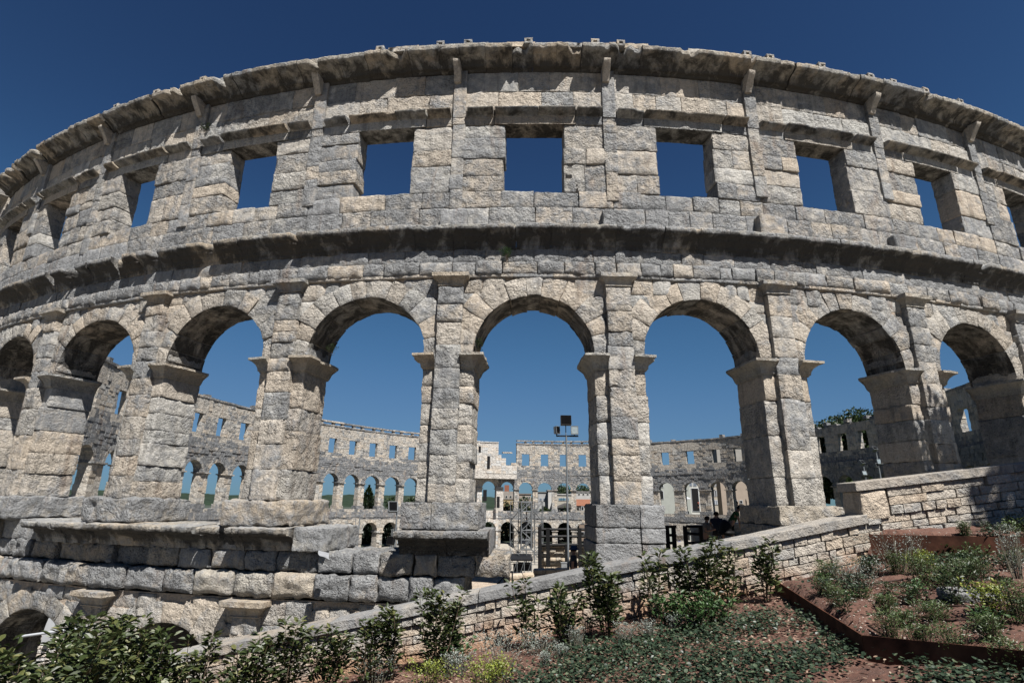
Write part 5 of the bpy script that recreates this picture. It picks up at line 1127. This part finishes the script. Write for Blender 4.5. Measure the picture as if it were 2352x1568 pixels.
for i in range(5): bxyz(mb, a+(b-a)*(i+.5)/5+[0, 0, -.4], (.1, .1, .8))
tag(mb.build('bench', M['tubing'], smooth=False), 'long pale bench on the bright gravel in front of the stage', 'bench')
# vehicles (small, far)
def car(lab, X, Yb, d, w, h, L, col, rz=0.):
    c = V3(at(X, Yb, d)); root = thing('parked_car', lab, 'car', tuple(c), 'cars parked beyond the far wall'); m_ = plain('car_paint', col, .3, .1, .04, spec=.5); cr, sr = math.cos(rz), math.sin(rz)
    f = lambda A, B, C: np.stack([c[0]+A*cr-C*sr, c[1]+A*sr+C*cr, c[2]+B], -1); mb = MB()
    P = [(-L/2, .3), (-L/2, h*.5), (-L*.32, h*.58), (-L*.2, h), (L*.28, h), (L*.42, h*.6), (L/2, h*.52), (L/2, .3)]
    n = len(P); A = np.array([p[0] for p in P]*2); B = np.array([p[1] for p in P]*2); C = np.array([-w/2]*n+[w/2]*n)
    mb.add(f(A, B, C), [[i, (i+1) % n, n+(i+1) % n, n+i] for i in range(n)]); 
    for o in (0, n): cen_ = np.array([0., h*.45, -w/2 if o == 0 else w/2]); mb.add(np.concatenate([f(A[o:o+n], B[o:o+n], C[o:o+n]), f(cen_[0:1], cen_[1:2], cen_[2:3])]), [[i, (i+1) % n, n] for i in range(n)])
    mb.build('body', m_, root, smooth=False); g = MB(); box(g, -L*.2, L*.26, h*.62, h*.92, -w/2-.01, w/2+.01, f); g.build('window', M['black'], root, smooth=False)
    for sx in (-.3, .32):
        for sy in (-1, 1): wv = MB(); tube(wv, [f(np.array([sx*L]), np.array([.32]), np.array([sy*(w/2-.1)]))[0], f(np.array([sx*L]), np.array([.32]), np.array([sy*(w/2+.03)]))[0]], .32, 12); wv.build('wheel', M['black'], root)
car('dark blue car parked behind the second white lower arch', 1162, 1259, 152, 1.8, 1.45, 4.2, (.02, .035, .08)); car('white car parked behind the scaffold tower', 1205, 1257, 150, 1.9, 1.7, 3.6, (.7, .72, .75), 1.4)
# green cart at the left of the gap
c = V3(at(1146, 1320, 60)); root = thing('green_cart', 'bright green handcart with black wheel at the foot of the ruined pedestal', 'cart', tuple(c)); mb = MB()
f = lambda A, B, C: np.stack([c[0]+A, c[1]+C, c[2]+B], -1); mb.add(f(np.array([-1, .45, .35, -1, -1, .45, .35, -1.]), np.array([.3, .3, 1.3, 1.6, .3, .3, 1.3, 1.6]), np.array([-.4]*4+[.4]*4)), [[0, 1, 2, 3], [4, 5, 6, 7], [0, 1, 5, 4], [1, 2, 6, 5], [2, 3, 7, 6], [3, 0, 4, 7]]); mb.build('body', M['green_paint'], root, smooth=False)
mb = MB(); tube(mb, [c+[.2, -.5, .35], c+[.2, -.38, .35]], .38, 14); mb.build('wheel', M['black'], root)
# white canvas, rail, sheet
def cloth(name, lab, pts, d, mt='canvas', cat='canvas', th=.03):
    P = np.array([V3(at(x, y, d+dd)) for x, y, dd in pts]); n = 9; U, V = np.meshgrid(np.linspace(0, 1, n), np.linspace(0, 1, n), indexing='ij'); U = U[..., None]; V = V[..., None]
    S = (1-U)*(1-V)*P[0]+U*(1-V)*P[1]+U*V*P[2]+(1-U)*V*P[3]; S = S.reshape(-1, 3); S += (fbm(S*2.2, 3, 2)*.09)[:, None]*np.array([.4, 1, .6]); mb = MB(); I = np.arange(n*n).reshape(n, n)
    F = np.stack([I[:-1, :-1], I[1:, :-1], I[1:, 1:], I[:-1, 1:]], -1).reshape(-1, 4); mb.add(S, F); mb.add(S+[0, th, 0], F); return tag(mb.build(name, M[mt]), lab, cat)
cloth('canvas_cover', 'white canvas cover showing under the lowest left arch', [(95, 1475, 0), (112, 1418, 0), (140, 1455, .4), (128, 1478, .4)], 18.2)
cloth('plastic_sheet', 'white plastic sheet lying on the sill blocks left of the central pier', [(733, 1262, 0), (757, 1269, 0), (760, 1281, -.3), (736, 1274, -.3)], 15.6, mt='sheet', cat='sheet')
p, q, r_ = V3(at(38, 1462, 13.2)), V3(at(198, 1440, 12.6)), V3(at(198, 1466, 12.6)); root = thing('white_rail', 'thin white rail crossing in front of the lowest left arch', 'railing', tuple(r_)); mb = MB(); tube(mb, [p, q], .03, 6); mb.build('rail', M['canvas'], root); mb = MB(); tube(mb, [q, r_-[0, 0, 1.2]], .035, 6); mb.build('post', M['canvas'], root)
pxwall('brick_wall', 'low whitish brick wall under the lowest left arch', 96, 156, 1452, 1450, 1520, 18.5, .1, .13, 'white')
# ------------------------------------------------------------------ buildings
def wall_mat(n, c): M[n] = plain(n, c, .85, var=.07, scale=.9); return M[n]
def building(lab, X0, X1, Yt, d, wallc, z0=-11, depth=10, rows=(), roof='flat', roofc=(.35, .30, .26), cat='building', extra=(), group='buildings beyond the arena', shift=0):
    """rows: (Ycentre, [X centres], w px, h px, colour key)"""
    a, b = V3(at(X0, Yt, d)), V3(at(X1, Yt, d)); x0, x1, zt = a[0], b[0], (a[2]+b[2])/2; root = thing('building', lab, cat, ((x0+x1)/2, d+depth/2, z0), group)
    mb = MB(); bxyz(mb, ((x0+x1)/2, d+depth/2, (z0+zt)/2), (x1-x0, depth, zt-z0)); mb.build('wall', plain('facade', wallc, .85, var=.08, scale=.7), root, smooth=False)
    rf = MB(); w = x1-x0
    if roof == 'flat': bxyz(rf, ((x0+x1)/2, d+depth/2, zt+.18), (w+.5, depth+.5, .36))
    elif roof == 'gable':
        h = w*.22; V = [(x0-.4, d-.4, zt), (x1+.4, d-.4, zt), (x1+.4, d+depth+.4, zt), (x0-.4, d+depth+.4, zt), ((x0+x1)/2, d-.4, zt+h), ((x0+x1)/2, d+depth+.4, zt+h)]; rf.add(V, [[0, 3, 5, 4], [1, 2, 5, 4], [0, 1, 4, -1], [2, 3, 5, -1]])
    elif roof == 'ridge':
        h = 1.9; V = [(x0-.4, d-.4, zt), (x1+.4, d-.4, zt), (x1+.4, d+depth+.4, zt), (x0-.4, d+depth+.4, zt), (x0-.4, d+depth/2, zt+h), (x1+.4, d+depth/2, zt+h)]; rf.add(V, [[0, 1, 5, 4], [3, 2, 5, 4], [0, 3, 4, -1], [1, 2, 5, -1]])
    elif roof == 'mansard':
        h = 2.6; V = [(x0-.2, d-.2, zt), (x1+.2, d-.2, zt), (x1+.2, d+depth, zt), (x0-.2, d+depth, zt), (x0+1, d+1.2, zt+h), (x1-1, d+1.2, zt+h), (x1-1, d+depth-1, zt+h), (x0+1, d+depth-1, zt+h)]; rf.add(V, [[0, 1, 5, 4], [1, 2, 6, 5], [2, 3, 7, 6], [3, 0, 4, 7], [4, 5, 6, 7]])
    ro = rf.build('roof', plain('roofing', roofc, .85, var=.2, scale=2), root, smooth=False)
    for ex in extra: e = V3(at(ex[0], ex[1], d+3)); c_ = MB(); bxyz(c_, e+[0, 0, .2], (ex[2], ex[2], ex[3])); c_.build('chimney', plain('chimney_brick', ex[4], .9), ro, smooth=False)
    for (Y, Xs, wp, hp, k) in rows:
        for X in Xs:
            c = V3(at(X, Y, d)); w_, h_ = wp/FPX*d, hp/FPX*d; fr = MB(); bxyz(fr, (c[0], d-.06, c[2]), (w_+.24, .14, h_+.24)); wo = fr.build('window', M['win_'+k] if 'win_'+k in M else M['canvas'], root, smooth=False)
            pn = MB(); bxyz(pn, (c[0], d-.14, c[2]), (w_, .04, h_)); 
            pn.build('pane', M['pane_'+k], wo, smooth=False)
    return root
M['win_w'] = plain('window_frame', (.55, .54, .5), .7); M['pane_w'] = plain('window_pane_dark', (.03, .035, .04), .2, spec=.6); M['pane_s'] = plain('grey_shutter', (.16, .19, .24), .7); M['pane_b'] = plain('blue_pane', (.10, .20, .27), .2, spec=.6); M['pane_d'] = plain('dark_opening', (.012, .012, .013), .8)
building('ochre building with a grey mansard roof and arched dormers', 1145, 1186, 1146, 190, (.42, .32, .18), -14, 14, [(1140.5, [1154, 1163.5, 1173], 3.6, 4.4, 'w')], 'mansard', (.20, .18, .16), extra=[(1164, 1126, 1.6, 3.2, (.28, .12, .08))])
building('low tan building with roof parapet behind the scaffold top', 1190, 1220, 1135, 205, (.33, .28, .24), -14, 12, [(1142, [1206, 1211, 1216], 2.2, 4, 'w')], 'flat', (.22, .19, .17))
building('pale grey concrete apartment block with small white windows', 1236, 1262, 1131, 200, (.42, .42, .42), -14, 12, [(1146, [1242, 1250.5], 4.5, 4.5, 's')], 'flat', (.18, .18, .175))
building('narrow white stair block right of the concrete apartment block', 1259, 1267, 1127, 198, (.58, .57, .55), -14, 8)
building('white low office with a strip of blue windows', 1276, 1312, 1136, 195, (.45, .42, .36), -14, 12, [(1146, [1286, 1291.5, 1297, 1304], 4.6, 4.6, 'b')], 'flat', (.5, .49, .47))
building('grey gabled house with a dark barge board', 1283, 1330, 1166, 165, (.33, .32, .30), -12, 12, [(1167, [1306, 1338], 4, 7, 'd')], 'gable', (.10, .095, .09))
building('house with an orange tiled roof beside the second pier', 1326, 1368, 1161, 170, (.40, .37, .33), -12, 12, [(1166, [1336], 7, 6, 'd')], 'ridge', (.27, .12, .075))
building('white rooftop building with aerials above the orange roof', 1322, 1362, 1130, 215, (.50, .49, .47), -14, 12, [(1134, [1330, 1340, 1350], 3, 3, 'w')], 'flat', (.3, .29, .28))
building('brown house with green shutters behind the lower arch by the mast', 1330, 1362, 1188, 160, (.26, .20, .16), -12, 6, [(1198, [1338], 6, 6, 'd'), (1226, [1338], 6, 9, 'd')], 'flat')
building('pale green-grey plain wall building with a dark downpipe in the right arcades', 1496, 1581, 1083, 150, (.40, .42, .39), -12, 3, [(1110, [1520], 5, 14, 'd'), (1136, [1520], 6, 16, 'd')], 'flat')
building('bright cream house front with grey shutters and dark porch', 1580.5, 1607, 1086, 152, (.62, .62, .58), -12, 8, [(1108, [1585, 1595.5], 6.5, 13, 's'), (1147, [1597], 15, 48, 'd')], 'flat')
building('tan stone house with narrow windows right of the cream one', 1607.5, 1618, 1092, 156, (.42, .34, .25), -12, 8, [(1112, [1611], 2, 9, 'd'), (1136, [1614], 2, 10, 'd')], 'flat')
building('long beige building with three rows of small windows', 1629, 1652, 1080, 160, (.44, .40, .34), -12, 12, [(1110, [1640, 1645.5, 1650], 2, 10, 'd'), (1132, [1639, 1643.5, 1648, 1651], 2, 11, 'd'), (1153, [1641, 1645, 1649], 2, 8, 's')], 'flat')
building('tall grey-beige tower house with pilaster showing through the upper windows', 1645, 1712, 1028, 172, (.36, .34, .31), -12, 10, [], 'flat', (.3, .28, .26))
building('pinkish plastered building with rusty stains behind the right arches', 1653, 1745, 1096, 150, (.40, .33, .27), -12, 3, [(1152, [1690, 1702], 5, 5, 'd')], 'flat')
# parasol
c = V3(at(1572, 1166, 140)); root = thing('parasol', 'white square parasol in front of the pale building', 'parasol', tuple(c)); mb = MB(); tube(mb, [c, c+[0, 0, 2.9]], .05, 6); mb.build('pole', M['steel'], root); mb = MB(); s = 1.4; z = 2.3
P = [c+[-s, -s, z], c+[s, -s, z], c+[s, s, z], c+[-s, s, z], c+[0, 0, 3.0]]; mb.add(P, [[0, 1, 4], [1, 2, 4], [2, 3, 4], [3, 0, 4]]); Q = [p-[0, 0, .25] for p in P[:4]]; mb.add(P[:4]+Q, [[0, 1, 5, 4], [1, 2, 6, 5], [2, 3, 7, 6], [3, 0, 4, 7]]); mb.build('canopy', M['canvas'], root, smooth=False)
# ------------------------------------------------------------------ people
def skin_mesh(name, pts, edges, rad, mtl, parent=None, sub=1, root=0):
    me = bpy.data.meshes.new(name); me.from_pydata([tuple(p) for p in pts], edges, []); o = bpy.data.objects.new(name, me); COL.objects.link(o)
    o.modifiers.new('s', 'SKIN'); ss = o.modifiers.new('d', 'SUBSURF'); ss.levels = ss.render_levels = sub
    sv = me.skin_vertices[0].data
    for i, r in enumerate(rad): sv[i].radius = (r, r) if np.isscalar(r) else r; sv[i].use_root = (i == root)
    dg = bpy.context.evaluated_depsgraph_get(); m2 = bpy.data.meshes.new_from_object(o.evaluated_get(dg)); bpy.data.objects.remove(o); m2.materials.clear(); m2.materials.append(mtl); m2.name = name
    m2.polygons.foreach_set('use_smooth', [True]*len(m2.polygons)); return link(name, m2, parent)
def person(lab, X, Yb, d, h=1.7, rz=0., bend=0., sit=False, top=(.3, .3, .3), bottom=(.05, .05, .06), hat=None, hair=(.02, .015, .012), arms='down', grp='visitors inside the arena', ground=None, walk=.0):
    b = V3(at(X, Yb, d)); 
    if ground is not None: b[2] = ground
    root = thing('person', lab, 'person', tuple(b), grp); k = h/1.7; cz, sz = math.cos(rz), math.sin(rz)
    def T(p): x, y, z = p; return b+np.array([x*cz-y*sz, x*sz+y*cz, z])*k          # figure faces -y
    hipz = .92 if not sit else .45; ca, sa = math.cos(bend), math.sin(bend)
    def up(l, z, y=0.): return (l, -sa*z+ca*y*1., hipz+ca*z+sa*y)
    J = {'pel': (0, 0, hipz), 'sp': up(0, .22), 'ch': up(0, .42), 'nk': up(0, .56), 'hd': up(0, .66, -.02), 'tp': up(0, .74, -.02), 'ns': up(0, .655, -.09)}
    for s, n in ((-1, 'l'), (1, 'r')):
        J['sh'+n] = up(s*.18, .47); el = up(s*.25, .20, .02); wr = up(s*.25, -.03, -.08)
        if arms == 'phone': el = up(s*.22, .22, -.06); wr = up(s*.07, .30, -.28)
        if arms == 'knees': el = (s*.26, -sa*.3-.12, hipz+.28); wr = (s*.15, -.38, hipz+.08)
        if bend > .3 and arms == 'down': sh = J['sh'+n]; el = (s*.21, sh[1]-.05, sh[2]-.27); wr = (s*.18, sh[1]-.08, sh[2]-.5)
        J['el'+n] = el; J['wr'+n] = wr; J['ha'+n] = tuple(np.array(wr)+(np.array(wr)-np.array(el))*.35)
        st = s*walk
        if sit: J['hp'+n] = (s*.09, 0, hipz); J['kn'+n] = (s*.12, -.44, hipz+.04); J['an'+n] = (s*.12, -.42, .08); J['to'+n] = (s*.13, -.6, .04)
        else: J['hp'+n] = (s*.09, 0, hipz-.05); J['kn'+n] = (s*.11, -.03-st*.5, .50); J['an'+n] = (s*.12, .02-st, .08); J['to'+n] = (s*.13, -.15-st, .035)
    keys = list(J); ix = {q: i for i, q in enumerate(keys)}; E = [('pel', 'sp'), ('sp', 'ch'), ('ch', 'nk'), ('nk', 'hd'), ('hd', 'tp'), ('hd', 'ns')]
    for n in 'lr': E += [('ch', 'sh'+n), ('sh'+n, 'el'+n), ('el'+n, 'wr'+n), ('wr'+n, 'ha'+n), ('pel', 'hp'+n), ('hp'+n, 'kn'+n), ('kn'+n, 'an'+n), ('an'+n, 'to'+n)]
    R = dict(pel=.13, sp=.115, ch=.125, nk=.052, hd=.085, tp=.07, ns=.02, sh=.062, el=.042, wr=.03, ha=.032, hp=.095, kn=.06, an=.042, to=.04)
    rad = [(R[q] if q in R else R[q[:2]])*k for q in keys]
    skin_mesh('body', [T(J[q]) for q in keys], [(ix[a], ix[c]) for a, c in E], rad, M['skin'], root, 1, 0)
    mt = lambda nm, c: plain(nm, c, .85, var=.1, scale=30)
    def half(a, c, t): return tuple(np.array(a)*(1-t)+np.array(c)*t)
    P = [J['pel'], J['sp'], J['ch'], J['shl'], half(J['shl'], J['ell'], .6), J['shr'], half(J['shr'], J['elr'], .6), half(J['ch'], J['nk'], .5)]
    skin_mesh('shirt', [T(p) for p in P], [(0, 1), (1, 2), (2, 3), (3, 4), (2, 5), (5, 6), (2, 7)], [x*k for x in (.155, .14, .15, .082, .06, .082, .06, .09)], mt('shirt_cloth', top), root, 1, 2)
    P = [J['pel'], J['hpl'], half(J['hpl'], J['knl'], .85), J['hpr'], half(J['hpr'], J['knr'], .85), half(J['pel'], J['sp'], .35)]
    skin_mesh('shorts', [T(p) for p in P], [(0, 1), (1, 2), (0, 3), (3, 4), (0, 5)], [x*k for x in (.15, .115, .09, .115, .09, .145)], mt('shorts_cloth', bottom), root, 1, 0)
    hd, tp = T(J['hd']), T(J['tp']); hm = MB(); seg = 12; ring = []; axis = (tp-hd)/np.linalg.norm(tp-hd)
    for r, o in ((.098, -.02), (.104, .03), (.09, .085), (.05, .115), (.0, .122)):
        for i in range(seg): a = i/seg*2*PI; ring.append(hd+axis*o*k+np.array([math.cos(a)*r, math.sin(a)*r+.012, 0])*k)
    hm.add(ring, [[j*seg+i, j*seg+(i+1) % seg, (j+1)*seg+(i+1) % seg, (j+1)*seg+i] for j in range(4) for i in range(seg)]); hm.build('hair', mt('hair', hair), root)
    if hat:
        ht = MB(); ring = []
        for r, o in ((.185, .035), (.12, .06), (.112, .12), (.085, .155), (.0, .16)):
            for i in range(seg): a = i/seg*2*PI; ring.append(hd+axis*o*k+np.array([math.cos(a)*r, math.sin(a)*r, 0])*k)
        ht.add(ring, [[j*seg+i, j*seg+(i+1) % seg, (j+1)*seg+(i+1) % seg, (j+1)*seg+i] for j in range(4) for i in range(seg)]); ht.build('hat', mt('hat_cloth', hat), root)
    return root
person('person in a green tank top and black shorts bending forward, dark cap', 1684, 1262, 21.5, 1.72, 1.2, .55, top=(.03, .085, .04), bottom=(.01, .01, .012), hat=(.012, .012, .015))
person('standing person in a grey shirt looking at a phone, left of the others', 1627, 1290, 21.8, 1.66, .9, .1, top=(.20, .18, .17), bottom=(.05, .05, .06), arms='phone')
person('seated person in a dark blue t-shirt seen from behind on the wall', 1650, 1252, 22.2, 1.75, 2.6, .15, sit=True, top=(.035, .04, .06), bottom=(.03, .03, .035), arms='knees', hair=(.015, .012, .01))
person('child with a white sun hat and pale shirt facing left by the third pier', 1731, 1242, 21.0, 1.1, 1.3, 0., top=(.30, .30, .36), bottom=(.12, .03, .03), hat=(.45, .5, .58), arms='phone')
person('person in a blue bucket hat half hidden behind the wall coping', 1319, 1382, 19.2, 1.7, 1.4, 0., top=(.03, .04, .06), bottom=(.03, .03, .04), hat=(.035, .08, .17))
for i, (X, Y, d, t_, lab) in enumerate([(1562, 1262, 105, (.03, .12, .42), 'tiny figure in a blue shirt walking on the arena floor'), (1573, 1258, 107, (.5, .5, .48), 'tiny figure in white with a cap on the arena floor'), (1570.5, 1170, 137, (.03, .04, .07), 'tiny dark figure standing left of the parasol pole'), (1575, 1170, 138, (.05, .06, .1), 'tiny dark figure standing under the parasol'),
      (1605, 1167, 140, (.4, .1, .08), 'tiny figure in red and white before the dark porch'), (1617, 1167, 139, (.35, .05, .05), 'tiny figure in a red shirt beside the arcade pier'), (1694, 1167, 125, (.03, .03, .035), 'tiny dark figure behind the railing in the fourth arch'), (1715, 1165, 122, (.06, .06, .07), 'tiny figure with a backpack near the pale lamp mast')]):
    person(lab, X, Y, d, 1.72, .6*i, .0, top=t_, bottom=(.04, .04, .06), grp='distant visitors', walk=.12 if i < 2 else 0)
# stroller
c = V3(at(1672, 1256, 21.0)); root = thing('stroller', 'black pushchair with a round hood beside the bending person', 'pushchair', tuple(c)); mb = MB(); R_ = []; seg = 14
for j in range(7):
    a = j/6*PI*.62
    for i in range(seg): b_ = i/(seg-1)*PI; R_.append(c+np.array([.24*math.cos(b_), -.28*math.sin(a)*math.sin(b_)*1.0+.1, .55+.42*math.cos(a)*math.sin(b_)]))
mb.add(R_, [[j*seg+i, j*seg+i+1, (j+1)*seg+i+1, (j+1)*seg+i] for j in range(6) for i in range(seg-1)]); bxyz(mb, c+[0, .05, .5], (.44, .5, .12)); mb.build('hood', M['black'], root)
for sx in (-1, 1):
    fr = MB(); tube(fr, [c+[sx*.24, .35, .95], c+[sx*.24, 0, .45], c+[sx*.24, -.35, .12]], .015, 6); tube(fr, [c+[sx*.24, .3, .12], c+[sx*.24, 0, .5]], .015, 6); fr.build('frame', M['dark'], root)
    for sy in (-.35, .3): w_ = MB(); tube(w_, [c+[sx*.26, sy, .12], c+[sx*.29, sy, .12]], .12, 12); w_.build('wheel', M['black'], root)
